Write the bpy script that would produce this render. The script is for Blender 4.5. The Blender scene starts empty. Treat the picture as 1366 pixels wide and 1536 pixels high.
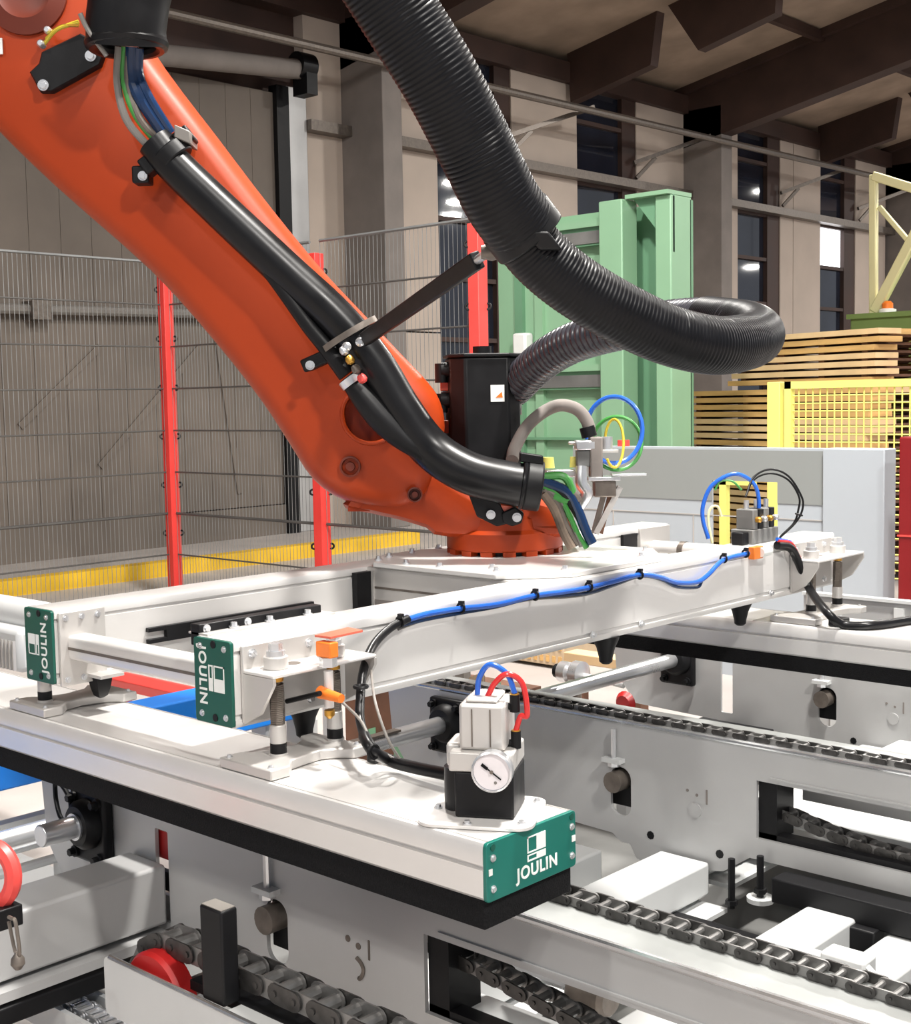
import bpy, bmesh, math, random
from mathutils import Vector, Matrix
random.seed(7)
S = bpy.context.scene
COL = S.collection
# ------------------------------------------------------------------ camera
W_, H_, F_ = 1366.0, 1536.0, 2000.0
CXP, CYP = W_/2, H_/2
def _n(v): return v.normalized()
_mX = _n(Vector((-1500-CXP, 642-CYP, F_)))
_Y = _n(Vector((2530-CXP, 567-CYP, F_)))
_a = _n(_mX+_Y); _b = _n(_mX-_Y)
_mX = (_a+_b)/math.sqrt(2); _Y = (_a-_b)/math.sqrt(2)
_X = -_mX; _Z = _X.cross(_Y)
CAM = Vector((0, 0, 1.5))
ROT = Matrix((_X, _Y, _Z))                    # world = ROT @ (right, down, forward)
RIGHT = ROT @ Vector((1, 0, 0)); DOWN = ROT @ Vector((0, 1, 0)); FWD = ROT @ Vector((0, 0, 1))
cd = bpy.data.cameras.new('camera'); cam = bpy.data.objects.new('camera', cd); COL.objects.link(cam)
cd.sensor_fit = 'VERTICAL'; cd.sensor_height = 36.0; cd.lens = F_/H_*36.0; cd.clip_end = 300
cam.matrix_world = Matrix.Translation(CAM) @ Matrix((RIGHT, -DOWN, -FWD)).transposed().to_4x4()
S.camera = cam
# ------------------------------------------------------------------ world, exposure
w = bpy.data.worlds.new('hall_air'); S.world = w; w.use_nodes = True
w.node_tree.nodes['Background'].inputs[0].default_value = (0.88, 0.92, 1.0, 1)
w.node_tree.nodes['Background'].inputs[1].default_value = 0.42
S.view_settings.view_transform = 'Standard'; S.view_settings.look = 'None'
S.view_settings.exposure = 0.0; S.view_settings.gamma = 1.0; S.view_settings.use_curve_mapping = False
LAMP_POWER = 480.0
# high bay lamps of the hall and two added fill lamps (x, y, z)
LAMPS = [(-0.8, 3.2, 6.6), (-4.6, 4.4, 6.6), (-0.9, 12.6, 6.7), (-5.4, 13.8, 6.7), (3.2, 0.6, 6.6), (-2.6, -4.4, 6.6), (2.2, -5.0, 6.6),  # the two at negative y are unseen, added as fill
         (-2.0, 24.3, 6.8), (0.1, 26.7, 6.8), (2.0, 28.5, 6.8), (1.3, 29.1, 6.8), (-6.4, 31.4, 6.8), (4.4, 49.4, 6.8)]
# ------------------------------------------------------------------ pixel -> place on a known plane
def ray(px, py): return ROT @ Vector(((px-CXP)/F_, (py-CYP)/F_, 1.0))
def at(px, py, x=None, y=None, z=None):
    d = ray(px, py)
    t = (x-CAM.x)/d.x if x is not None else ((y-CAM.y)/d.y if y is not None else (z-CAM.z)/d.z)
    return CAM + d*t
def dep(px, py, d): return CAM + ray(px, py)*d
# ------------------------------------------------------------------ materials
def mat(name, col, rough=0.5, metal=0.0, var=0.12, scale=6.0, bump=0.0, bscale=60.0, emit=0, alpha=1.0, trans=0.0, coat=0.0, spec=0.5, stretch=None, rvar=0.12):
    m = bpy.data.materials.new(name); m.use_nodes = True
    nt = m.node_tree; b = nt.nodes['Principled BSDF']; L = nt.links
    tc = nt.nodes.new('ShaderNodeTexCoord'); mp = nt.nodes.new('ShaderNodeMapping')
    if stretch: mp.inputs['Scale'].default_value = stretch
    L.new(tc.outputs['Object'], mp.inputs[0])
    nz = nt.nodes.new('ShaderNodeTexNoise'); nz.inputs['Scale'].default_value = scale; nz.inputs['Detail'].default_value = 6
    L.new(mp.outputs[0], nz.inputs['Vector'])
    rp = nt.nodes.new('ShaderNodeValToRGB')
    c = Vector(col)
    rp.color_ramp.elements[0].position = 0.3; rp.color_ramp.elements[1].position = 0.7
    lo = c*(1-var); hi = c*(1+var)
    rp.color_ramp.elements[0].color = (lo.x, lo.y, lo.z, 1); rp.color_ramp.elements[1].color = (min(hi.x, 1), min(hi.y, 1), min(hi.z, 1), 1)
    L.new(nz.outputs[0], rp.inputs[0]); L.new(rp.outputs[0], b.inputs['Base Color'])
    mr = nt.nodes.new('ShaderNodeMapRange'); mr.inputs[3].default_value = max(rough-rvar, 0.02); mr.inputs[4].default_value = min(rough+rvar, 1)
    L.new(nz.outputs[0], mr.inputs[0]); L.new(mr.outputs[0], b.inputs['Roughness'])
    b.inputs['Metallic'].default_value = metal; b.inputs['Specular IOR Level'].default_value = spec
    b.inputs['Coat Weight'].default_value = coat
    if trans: b.inputs['Transmission Weight'].default_value = trans
    if alpha < 1: b.inputs['Alpha'].default_value = alpha
    if bump:
        n2 = nt.nodes.new('ShaderNodeTexNoise'); n2.inputs['Scale'].default_value = bscale; n2.inputs['Detail'].default_value = 4
        L.new(mp.outputs[0], n2.inputs['Vector'])
        bp = nt.nodes.new('ShaderNodeBump'); bp.inputs['Strength'].default_value = bump; bp.inputs['Distance'].default_value = 0.01
        L.new(n2.outputs[0], bp.inputs['Height']); L.new(bp.outputs[0], b.inputs['Normal'])
    if emit:
        b.inputs['Emission Color'].default_value = (*col, 1); b.inputs['Emission Strength'].default_value = emit
    return m
M = dict(
 alu=mat('anodised_aluminium', (.73, .715, .70), .33, .35, .05, 3, stretch=(1, 1, 1)),
 alu_side=mat('brushed_aluminium', (.56, .54, .52), .40, .45, .06, 4),
 steel=mat('bright_steel', (.70, .71, .73), .28, .8, .03, 4, rvar=.04),
 dark_steel=mat('dull_steel', (.17, .145, .125), .42, .55, .2, 30, bump=.1),
 chain=mat('oiled_chain_steel', (.075, .072, .07), .34, .75, .3, 40), chain_in=mat('worn_chain_steel', (.24, .235, .23), .36, .7, .2, 30),
 sheet=mat('grey_painted_sheet', (.475, .475, .475), .38, .25, .08, 2.5, bump=.05, bscale=12),
 sheet_w=mat('white_painted_steel', (.56, .57, .57), .42, .1, .05, 3),
 flange=mat('dimmed_flange_sheet', (.30, .31, .305), .40, .35, .12, 6),  # plate paint darkened to offset the strong top light on the flange
 redm=mat('crimson_paint', (.42, .012, .012), .4, 0, .1, 3),
 bed=mat('dark_grey_matte', (.16, .16, .155), .6, .1, .25, 4),
 edge=mat('bare_steel_edge', (.62, .63, .64), .22, .9, .08, 8),
 black=mat('black_plastic', (.006, .006, .007), .45, 0, .2, 20, spec=.25),
 blackg=mat('black_gloss_rubber', (.005, .005, .006), .32, 0, .2, 10, spec=.3),
 foam=mat('black_foam', (.010, .010, .011), .95, 0, .25, 150, bump=.6, bscale=300, spec=.15),
 hose=mat('grey_black_hose', (.004, .004, .0055), .40, 0, .2, 30, spec=.22),
 hosel=mat('slate_hose', (.028, .028, .036), .28, 0, .2, 30, spec=.6),
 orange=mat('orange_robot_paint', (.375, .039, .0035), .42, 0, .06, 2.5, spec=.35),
 oranged=mat('darkened_orange', (.13, .016, .004), .5, 0, .1, 4),  # orange darkened to put recess shade into the caps
 teal=mat('teal_end_plate', (.006, .150, .118), .34, .1, .08, 6),
 teald=mat('dark_green_end_plate', (.005, .085, .060), .36, .1, .08, 6),
 white=mat('white_print', (.78, .80, .78), .5, 0, .02, 6),
 red=mat('red_post_paint', (.72, .045, .038), .4, 0, .1, 3),
 redl=mat('light_red_paint', (.74, .07, .06), .4, 0, .08, 3),
 redd=mat('deep_red_paint', (.20, .008, .010), .35, 0, .1, 3),
 blue=mat('blue_machine_paint', (.005, .17, .62), .4, 0, .06, 3),
 tblue=mat('blue_air_tube', (.022, .12, .55), .22, 0, .1, 8),
 tnavy=mat('navy_cable', (.005, .026, .085), .25, 0, .1, 8),
 tgreen=mat('green_cable', (.05, .26, .05), .35, 0, .1, 8),
 tred=mat('red_air_tube', (.62, .03, .03), .22, 0, .1, 8),
 tgrey=mat('grey_cable', (.20, .185, .17), .4, 0, .1, 8),
 tyel=mat('yellow_cable', (.55, .42, .03), .4, 0, .1, 8),
 oj=mat('orange_plastic', (.80, .19, .02), .4, 0, .08, 8),
 salmon=mat('faded_red_plate', (.62, .13, .08), .4, 0, .08, 8),
 brass=mat('brass', (.62, .33, .06), .3, .8, .1, 10),
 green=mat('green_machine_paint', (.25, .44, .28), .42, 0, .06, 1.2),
 greend=mat('darkened_green', (.14, .30, .18), .5, 0, .08, 1.5),  # green darkened for shade in recesses and slots; also packets and a tool
 olive=mat('olive_green_paint', (.16, .24, .07), .5, 0, .08, 2),
 cream=mat('cream_yellow_paint', (.66, .62, .36), .5, 0, .06, 2),
 yellow=mat('yellow_guard_paint', (.86, .80, .20), .45, 0, .05, 2),
 yline=mat('yellow_floor_line', (.75, .46, .02), .6, 0, .15, 3),
 cab=mat('light_grey_cabinet_paint', (.38, .415, .45), .42, 0, .03, 1), cabd=mat('mid_grey_cabinet', (.235, .25, .245), .45, 0, .03, 1),
 panel=mat('beige_wall_panel', (.50, .42, .36), .8, 0, .07, 1.5),
 brown=mat('dark_brown_steel', (.050, .026, .020), .6, .1, .25, 2),
 col=mat('grey_concrete_column', (.21, .185, .17), .8, 0, .12, 3, bump=.1, bscale=20),
 door=mat('grey_brown_sliding_door', (.15, .125, .105), .75, 0, .22, .9, bump=.1, bscale=8),
 roof=mat('brown_roof_boards', (.33, .25, .19), .85, 0, .25, 1.5, bump=.1, bscale=10),
 floor=mat('concrete_floor', (.42, .385, .365), .55, 0, .15, 1.5, bump=.05, bscale=20),
 wire=mat('grey_fence_wire', (.10, .095, .09), .5, .5, .15, 5),
 wirel=mat('light_fence_wire', (.21, .215, .215), .45, .5, .15, 5),
 wood=mat('fresh_sawn_pine', (.58, .35, .13), .7, 0, .2, 3, bump=.15, bscale=30, stretch=(1, 1, 6)),
 woodp=mat('pale_pine', (.70, .49, .27), .65, 0, .1, 4),
 woodd=mat('brown_timber', (.13, .06, .035), .75, 0, .3, 8),
 glass=mat('night_window_glass', (.014, .017, .028), .03, 0, .5, 1.2, spec=1.0, rvar=.008),
 lit=mat('lit_window', (.93, .95, 1.0), .5, emit=2.6),
 lampg=mat('lamp_glow', (1.0, .97, .92), .5, emit=60),
 gauge=mat('gauge_dial', (.70, .66, .68), .25, 0, .03, 6, coat=.5),
 clut=mat('mixed_packaging', (.16, .12, .09), .7, 0, .6, 14),
 carton=mat('beige_carton', (.50, .38, .25), .7, 0, .12, 8),
)
# ------------------------------------------------------------------ mesh helpers
class MB:
    def __init__(s): s.v = []; s.f = []
    def add(s, vs, fs):
        o = len(s.v); s.v += [tuple(v) for v in vs]; s.f += [tuple(i+o for i in f) for f in fs]; return s
    def box(s, x0, x1, y0, y1, z0, z1):
        vs = [(x, y, z) for z in (z0, z1) for y in (y0, y1) for x in (x0, x1)]
        return s.add(vs, [(0, 2, 3, 1), (4, 5, 7, 6), (0, 1, 5, 4), (2, 6, 7, 3), (0, 4, 6, 2), (1, 3, 7, 5)])
    def obb(s, c, u, v, w):
        c, u, v, w = map(Vector, (c, u, v, w))
        vs = [c+u*a+v*b+w*d for d in (-1, 1) for b in (-1, 1) for a in (-1, 1)]
        return s.add(vs, [(0, 2, 3, 1), (4, 5, 7, 6), (0, 1, 5, 4), (2, 6, 7, 3), (0, 4, 6, 2), (1, 3, 7, 5)])
    def bar(s, p0, p1, wid, thick, up=(0, 0, 1)):
        p0, p1 = Vector(p0), Vector(p1); d = (p1-p0); h = d/2
        side = d.cross(Vector(up)).normalized(); u2 = side.cross(d).normalized()
        return s.obb((p0+p1)/2, h, side*wid/2, u2*thick/2)
    def cyl(s, p0, p1, r0, r1=None, n=16, caps=True):
        r1 = r0 if r1 is None else r1
        p0, p1 = Vector(p0), Vector(p1); d = (p1-p0).normalized()
        a = d.orthogonal().normalized(); b = d.cross(a)
        vs = []
        for p, r in ((p0, r0), (p1, r1)):
            for k in range(n):
                t = 2*math.pi*k/n; vs.append(p+(a*math.cos(t)+b*math.sin(t))*r)
        fs = [(k, (k+1) % n, n+(k+1) % n, n+k) for k in range(n)]
        if caps: fs += [tuple(range(n-1, -1, -1)), tuple(range(n, 2*n))]
        return s.add(vs, fs)
    def lathe(s, p, ax, prof, n=24):
        p = Vector(p); d = Vector(ax).normalized(); a = d.orthogonal().normalized(); b = d.cross(a); vs = []
        for r, h in prof:
            for k in range(n):
                t = 2*math.pi*k/n; vs.append(p+d*h+(a*math.cos(t)+b*math.sin(t))*r)
        m = len(prof)
        fs = [(i*n+k, i*n+(k+1) % n, (i+1)*n+(k+1) % n, (i+1)*n+k) for i in range(m-1) for k in range(n)]
        fs += [tuple(range(n-1, -1, -1)), tuple(range((m-1)*n, m*n))]
        return s.add(vs, fs)
    def tube(s, pts, r, n=10, sub=6, caps=True):
        P = spline(pts, sub) if sub > 1 else [Vector(p) for p in pts]
        m = len(P)
        R = r if callable(r) else (lambda t: r)
        T = [(P[min(i+1, m-1)]-P[max(i-1, 0)]).normalized() for i in range(m)]
        a = T[0].orthogonal().normalized(); vs = []
        for i in range(m):
            a = (a-T[i]*a.dot(T[i])).normalized(); b = T[i].cross(a); rr = R(i/(m-1))
            for k in range(n):
                t = 2*math.pi*k/n; vs.append(P[i]+(a*math.cos(t)+b*math.sin(t))*rr)
        fs = [(i*n+k, i*n+(k+1) % n, (i+1)*n+(k+1) % n, (i+1)*n+k) for i in range(m-1) for k in range(n)]
        if caps: fs += [tuple(range(n-1, -1, -1)), tuple(range((m-1)*n, m*n))]
        return s.add(vs, fs)
    def prism(s, poly, vec):
        vec = Vector(vec); P = [Vector(p) for p in poly]; n = len(P)
        nor = Vector((0, 0, 0))
        for i in range(n): nor += P[i].cross(P[(i+1) % n])
        if nor.dot(vec) > 0: P.reverse()
        vs = P+[p+vec for p in P]
        fs = [tuple(range(n)), tuple(range(2*n-1, n-1, -1))]+[(i, n+i, n+(i+1) % n, (i+1) % n) for i in range(n)]
        return s.add(vs, fs)
    def plate(s, outer, holes, to3, vec):
        """polygon with holes (2D), mapped by to3, extruded by vec"""
        bm = bmesh.new(); es = []; loops = []
        for lp in [outer]+holes:
            q = [bm.verts.new((a, b, 0)) for a, b in lp]; loops.append(lp)
            for i in range(len(q)): es.append(bm.edges.new((q[i], q[(i+1) % len(q)])))
        bmesh.ops.triangle_fill(bm, use_beauty=True, use_dissolve=False, edges=es)
        bm.verts.index_update(); bm.faces.ensure_lookup_table()
        v2 = [(v.co.x, v.co.y) for v in bm.verts]; fa = [[v.index for v in f.verts] for f in bm.faces]
        bm.free(); vec = Vector(vec); n = len(v2)
        vs = [to3(a, b) for a, b in v2]; vs += [Vector(p)+vec for p in vs]
        fs = [tuple(f) for f in fa]+[tuple(i+n for i in reversed(f)) for f in fa]
        o = 0
        for lp in loops:
            k = len(lp); fs += [(o+i, o+(i+1) % k, n+o+(i+1) % k, n+o+i) for i in range(k)]; o += k
        return s.add(vs, fs)
    def torus(s, c, ax, R, r, n=32, m=10, a0=0, a1=2*math.pi):
        c = Vector(c); d = Vector(ax).normalized(); a = d.orthogonal().normalized(); b = d.cross(a); vs = []
        for i in range(n):
            t = 2*math.pi*i/n; o = a*math.cos(t)+b*math.sin(t)
            for k in range(m):
                q = 2*math.pi*k/m; vs.append(c+o*(R+r*math.cos(q))+d*r*math.sin(q))
        fs = [(i*m+k, ((i+1) % n)*m+k, ((i+1) % n)*m+(k+1) % m, i*m+(k+1) % m) for i in range(n) for k in range(m)]
        return s.add(vs, fs)
    def mesh(s, name, m, smooth=True, ang=35):
        me = bpy.data.meshes.new(name); me.from_pydata(s.v, [], s.f); me.materials.append(M[m] if isinstance(m, str) else m)
        bm = bmesh.new(); bm.from_mesh(me); bmesh.ops.recalc_face_normals(bm, faces=bm.faces); bm.to_mesh(me); bm.free()
        if smooth:
            me.polygons.foreach_set('use_smooth', [True]*len(me.polygons)); me.set_sharp_from_angle(angle=math.radians(ang))
        return me
    def build(s, name, m, parent=None, bevel=0, seg=2, smooth=True, ang=35, **props):
        o = bpy.data.objects.new(name, s.mesh(name, m, smooth, ang)); COL.objects.link(o)
        if parent:
            o.parent = parent
            if parent.parent is None: o.location = -parent.location
        if bevel:
            b = o.modifiers.new('bevel', 'BEVEL'); b.width = bevel; b.segments = seg; b.limit_method = 'ANGLE'; b.angle_limit = math.radians(40)
        for k, v in props.items(): o[k] = v
        return o
def spline(pts, sub=6):
    P = [Vector(p) for p in pts]; out = []
    Q = [P[0]*2-P[1]]+P+[P[-1]*2-P[-2]]
    for i in range(1, len(Q)-2):
        p0, p1, p2, p3 = Q[i-1:i+3]
        for k in range(sub):
            t = k/sub
            out.append(0.5*((2*p1)+(p2-p0)*t+(2*p0-5*p1+4*p2-p3)*t*t+(3*p1-p0-3*p2+p3)*t**3))
    out.append(P[-1]); return out
def thing(name, label, cat, loc=(0, 0, 0), group=None, kind=None):
    o = bpy.data.objects.new(name, None); COL.objects.link(o); o.location = loc; o.empty_display_size = .05
    if kind: o['kind'] = kind
    if label: o['label'] = label
    if cat: o['category'] = cat
    if group: o['group'] = group
    return o
def tag(o, label, cat=None, group=None, kind=None):
    o['label'] = label
    if cat: o['category'] = cat
    if group: o['group'] = group
    if kind: o['kind'] = kind
    return o
def one(mb, name, m, label, cat, **k):
    g = k.pop('group', None); return tag(mb.build(name, m, **k), label, cat, g)
def link_copy(name, me, parent, loc, roty=0, **props):
    o = bpy.data.objects.new(name, me); COL.objects.link(o); o.parent = parent
    o.location = Vector(loc)-parent.location if parent.parent is None else Vector(loc)
    o.rotation_euler = (0, roty, 0)
    for k, v in props.items(): o[k] = v
    return o
X_, Y_, Z_ = Vector((1, 0, 0)), Vector((0, 1, 0)), Vector((0, 0, 1))
def txt(s, size, origin, ux, uy, m, parent, name='lettering', off=.0, ext=.0008):
    cu = bpy.data.curves.new('t', 'FONT'); cu.body = s; cu.size = size; cu.align_x = 'CENTER'; cu.align_y = 'CENTER'; cu.offset = off; cu.extrude = ext; cu.space_character = 1.12
    t = bpy.data.objects.new('t', cu); COL.objects.link(t)
    me = bpy.data.meshes.new_from_object(t.evaluated_get(bpy.context.evaluated_depsgraph_get()))
    bpy.data.objects.remove(t); bpy.data.curves.remove(cu)
    ux, uy = Vector(ux), Vector(uy); nz = ux.cross(uy)
    me.transform(Matrix((ux, uy, nz)).transposed().to_4x4()); me.transform(Matrix.Translation(Vector(origin)))
    me.materials.clear(); me.materials.append(M[m])
    o = bpy.data.objects.new(name, me); COL.objects.link(o); o.parent = parent
    if parent.parent is None: o.location = -parent.location
    return o
def bolt(p, ax, r, h, m='steel', parent=None, name='bolt', n=6):
    p, ax = Vector(p), Vector(ax).normalized()
    b = MB(); b.cyl(p, p+ax*h*.35, r*1.45, n=14); b.cyl(p+ax*h*.35, p+ax*h, r, r*.92, n=n)
    return b.build(name, m, parent)
# ================================================================== THE SETTING
def struct(mb, name, m, label, **k):
    o = mb.build(name, m, **k); o['kind'] = 'structure'; o['label'] = label; return o
def rz(x): return 6.38+.185*(x+12.09)
fl = struct(MB().box(-14, 14, -8, 60, -.2, 0), 'floor', 'floor', 'grey concrete hall floor', smooth=False)
MB().box(-9.98, -9.82, -4, 10.1, 0, .13).build('kerb', 'yline', fl)['label'] = 'yellow painted kerb along the sliding door'
wb = struct(MB().box(-12.5, -12.16, -8, 60, 0, 6.6), 'wall_back', 'brown', 'far hall wall of beige panels in dark brown steel framing')
for y0, y1 in ((10.56, 11.14), (11.46, 12.80), (14.30, 15.77), (17.27, 18.58), (18.9, 20.245), (21.70, 22.16), (22.18, 23.2), (24.63, 25.95), (26.4, 28.5)):
    for z0, z1 in ((0, 2.38), (2.40, 4.70), (4.72, 6.22)):
        MB().box(-12.16, -12.0, y0, y1, z0, z1).build('panel', 'panel', wb)
for i, (y0, y1, yp) in enumerate(((12.80, 13.97, 14.30), (15.77, 16.92, 17.27), (20.245, 21.28, 21.70), (23.2, 24.2, 24.63))):
    wn = struct(MB().box(-12.16, -12.02, y1, yp, 0, 6.2), 'window_%d' % (i+1), 'brown', 'tall narrow hall window with dark brown frame, number %d from the left' % (i+1) if False else
                ['tall dark window just left of the big hose, with lamps mirrored in it', 'tall dark window behind the upper edge of the green cabinet',
                 'tall dark window right of the right grey column', 'tall window with one brightly lit pane'][i])
    for k, (z0, z1) in enumerate(((.4, 2.28), (2.34, 3.08), (3.14, 3.85), (3.91, 4.62), (4.68, 5.5), (5.56, 6.2))):
        MB().box(-12.16, -12.1, y0, y1, z0, z1).build('pane', 'lit' if (i == 3 and k == 3) else 'glass', wn, smooth=False)
        MB().box(-12.16, -12.03, y0, y1, z1, z1+.06).build('mullion', 'brown', wn)
for i, y0 in enumerate((11.14, 18.58, 26.02)):
    struct(MB().box(-12.16, -11.3, y0, y0+.32, 0, rz(-11.7)-.4), 'trim_%d' % (i+1), 'col', ['grey concrete column left of the big hose', 'grey concrete column right of the green cabinet', 'grey concrete column at the far right behind the cream frame'][i], bevel=.01)
struct(MB().box(-12.16, -11.9, -8, 60, 6.0, 6.28), 'trim_4', 'brown', 'dark brown eaves beam along the top of the far wall')
# roof
rf = struct(MB().prism([(-12.5, -8, rz(-12.5)), (9, -8, rz(9)), (9, -8, rz(9)+.2), (-12.5, -8, rz(-12.5)+.2)], (0, 68, 0)), 'ceiling', 'roof', 'brown boarded underside of the sloping hall roof', smooth=False)
for y in (3.7, 11.14, 18.58, 26.02, 33.5):
    MB().prism([(-12.1, y, rz(-12.1)-.02), (9, y, rz(9)-.02), (9, y, rz(9)-.85), (-11.3, y, rz(-11.3)-.93), (-12.1, y, rz(-12.1)-.93)], (0, .3, 0)).build('rafter', 'brown', rf)
    MB().prism([(-12.1, y-.1, rz(-12.1)-.0), (9, y-.1, rz(9)-.0), (9, y-.1, rz(9)-.12), (-12.1, y-.1, rz(-12.1)-.12)], (0, .5, 0)).build('rafter_flange', 'brown', rf)
for y in (7.9, 15.5, 23.0, 30.4):
    MB().prism([(-11.95, y, rz(-11.95)), (-10.42, y, rz(-10.42)), (-10.53, y, rz(-10.5)-.68), (-11.9, y, 5.72)], (0, .18, 0)).build('haunch', 'brown', rf)
    MB().prism([(-10.25, y, rz(-10.2)), (-8.6, y, rz(-8.6)), (-8.65, y, rz(-8.65)-.72), (-9.78, y, 6.05)], (0, .18, 0)).build('haunch', 'brown', rf)
for x in (-9.6, -7.2, -4.8):
    MB().box(x-.05, x+.05, -8, 60, rz(x)-.16, rz(x)-.02).build('purlin', 'brown', rf)
# sliding door at the left of the far wall
dr = struct(MB().box(-12.16, -12.02, 1.9, 10.15, 0, 5.05), 'door_1', 'brown', 'large grey brown boarded sliding door behind the mesh fence')
y = 2.0
while y < 10.1:
    MB().box(-12.02, -11.93, y, min(y+.345, 10.15), .35, 5.02).build('board', 'door', dr); y += .35
MB().box(-12.02, -11.9, 2.0, 10.15, 0, .34).build('kick_board', 'door', dr)
MB().tube([(-11.82, 2.2, 2.40), (-11.82, 9.9, 2.50)], .05, sub=1).build('push_bar', 'tgrey', dr)['label'] = 'pale round bar across the sliding door'
p = at(55, 466, x=-11.84); MB().box(-11.93, -11.74, p.y-.1, p.y+.1, p.z-.09, p.z+.09).build('bar_clamp', 'dark_steel', dr)
for a, b in (((300, 520), (150, 700)), ((320, 470), (360, 740)), ((30, 640), (150, 520))):
    MB().bar(at(*a, x=-11.92), at(*b, x=-11.92), .07, .02, (1, 0, 0)).build('brace', 'door', dr)
struct(MB().box(-12.16, -11.9, 10.2, 10.5, 0, 5.12), 'trim_5', 'sheet', 'pale door jamb at the edge of the sliding door', bevel=.01)
struct(MB().box(-12.0, -11.86, 10.02, 10.2, 0, 5.1), 'trim_6', 'black', 'black gap strip beside the pale door jamb')
b = MB(); b.tube([at(180, 76, x=-11.6), at(448, 104, x=-11.6)], .11, n=14, sub=1)
t = thing('door_track', 'thick grey roller tube above the sliding door', 'tube', at(448, 104, x=-11.6))
b.build('tube', 'col', t); e = at(455, 100, x=-11.6)
b = MB(); b.cyl(e-Y_*.12, e+Y_*.10, .15, n=16); b.box(e.x-.12, e.x+.12, e.y-.06, e.y+.1, e.z-.32, e.z); b.build('end_cap', 'black', t)
# conduits along the far wall
p = at(780, 141, x=-11.75)
a_, c_ = at(256, 20, x=-11.2), at(1301, 262, x=-11.2); c1 = MB().cyl(a_-(c_-a_)*.4, c_+(c_-a_)*.6, .05, n=10)
one(c1, 'wall_pipe', 'dark_steel', 'thin upper pipe running along the far wall under the eaves', 'pipe')
c2 = MB().box(-12.0, -11.82, 10.5, 28, 4.66, 4.78)
one(c2, 'wall_rail', 'dark_steel', 'brown horizontal rail across the beige wall panels', 'rail')
for y0 in (14.1, 17.1, 21.6, 24.6):
    b = MB(); b.bar((-11.93, y0+.0, 5.06), (-11.3, y0+1.15, 5.52), .06, .06); b.bar((-11.94, y0+.08, 4.84), (-11.78, y0+.36, 5.16), .05, .05)
    one(b, 'pipe_bracket', 'dark_steel', {14.1: 'thin dark pipe bracket on the wall panel right of the hose', 17.1: 'thin dark pipe bracket beside the right grey column', 21.6: 'thin dark pipe bracket between the two right windows', 24.6: 'thin dark pipe bracket behind the cream frame'}[y0], 'bracket')
# high bay lamps, the two added fill lamps among them
for i, (x, y, z) in enumerate(LAMPS):
    t = thing('high_bay_lamp', 'hanging high bay lamp; some mirror in the dark windows, two are added fill', 'lamp', (x, y, z), 'high bay lamps of the hall')
    MB().lathe((x, y, z), Z_, [(.30, 0), (.28, .10), (.14, .30), (.08, .36)], 24).build('shade', 'black', t)
    MB().cyl((x, y, z-.004), (x, y, z-.001), .27, n=24).build('lens', 'lampg', t)
    MB().cyl((x, y, z+.36), (x, y, rz(x)), .012, n=6).build('cord', 'black', t)
    ld = bpy.data.lights.new('lamp_light', 'AREA'); ld.shape = 'DISK'; ld.size = .5
    ld.energy = LAMP_POWER*(1.6 if i == 0 else 1.2 if i == 4 else .45 if i in (5, 6) else .9); ld.color = (1.0, .965, .91)
    lo = bpy.data.objects.new('lamp_light', ld); COL.objects.link(lo); lo.parent = t; lo.location = (0, 0, -.02)
# ------------------------------------------------------------------ red post mesh fence
FX, FY = -8.5, 6.03
def fence_post(x, y, z1, label, m='red', z0=0.0):
    t = thing('fence_post', label, 'post', (x, y, 0), 'red fence posts')
    MB().box(x-.042, x+.042, y-.042, y+.042, z0, z1).build('post', m, t, bevel=.004)
    MB().box(x-.1, x+.1, y-.1, y+.1, 0, .012).build('foot_plate', m, t)
    k = z1-.12
    while k > .3:
        for s in (-1, 1): MB().torus((x+RIGHT.x*s*.058, y+RIGHT.y*s*.058, k), FWD, .018, .007, 12, 6).build('clip', 'black', t)
        k -= .37
    return t
fence_post(FX, FY, 2.5, 'red fence post standing alone left of the orange robot arm')
fence_post(-6.79, FY, 2.5, 'red fence post seen below the orange robot arm', 'red')
fence_post(-5.34, FY, 2.55, 'red fence post in front of the green cabinet', 'redl')
def fence_panel(x0, y0, x1, y1, label):
    p0, p1 = Vector((x0, y0, 0)), Vector((x1, y1, 0)); L = (p1-p0).length; u = (p1-p0)/L
    t = thing('mesh_panel', label, 'fence', p0, 'welded wire panels between the red posts')
    for k in range(9):
        z = 2.58-.316*k
        MB().cyl(p0+Z_*z, p1+Z_*z, .011 if k in (0, 6) else .0065, n=5).build('horizontal_wire', 'wirel' if k == 0 else 'wire', t)
    b = MB(); n = int(L/.036)
    for i in range(n+1):
        q = p0+u*(L*i/n); b.cyl(q+Z_*.05, q+Z_*2.58, .0022, n=3, caps=False)
    b.build('vertical_wires', 'wirel', t, smooth=False, kind='stuff')
    return t
fence_panel(FX, 2.6, FX, 4.15, 'wire mesh fence panel cut off by the left edge of the picture')
fence_panel(FX, 4.2, FX, FY-.05, 'wire mesh fence panel left of the first red post')
fence_panel(FX+.05, FY, -6.84, FY, 'wire mesh fence panel right of the first red post, behind the robot arm')
fence_panel(-6.74, FY, -5.39, FY, 'wire mesh fence panel left of the black robot motor')
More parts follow.
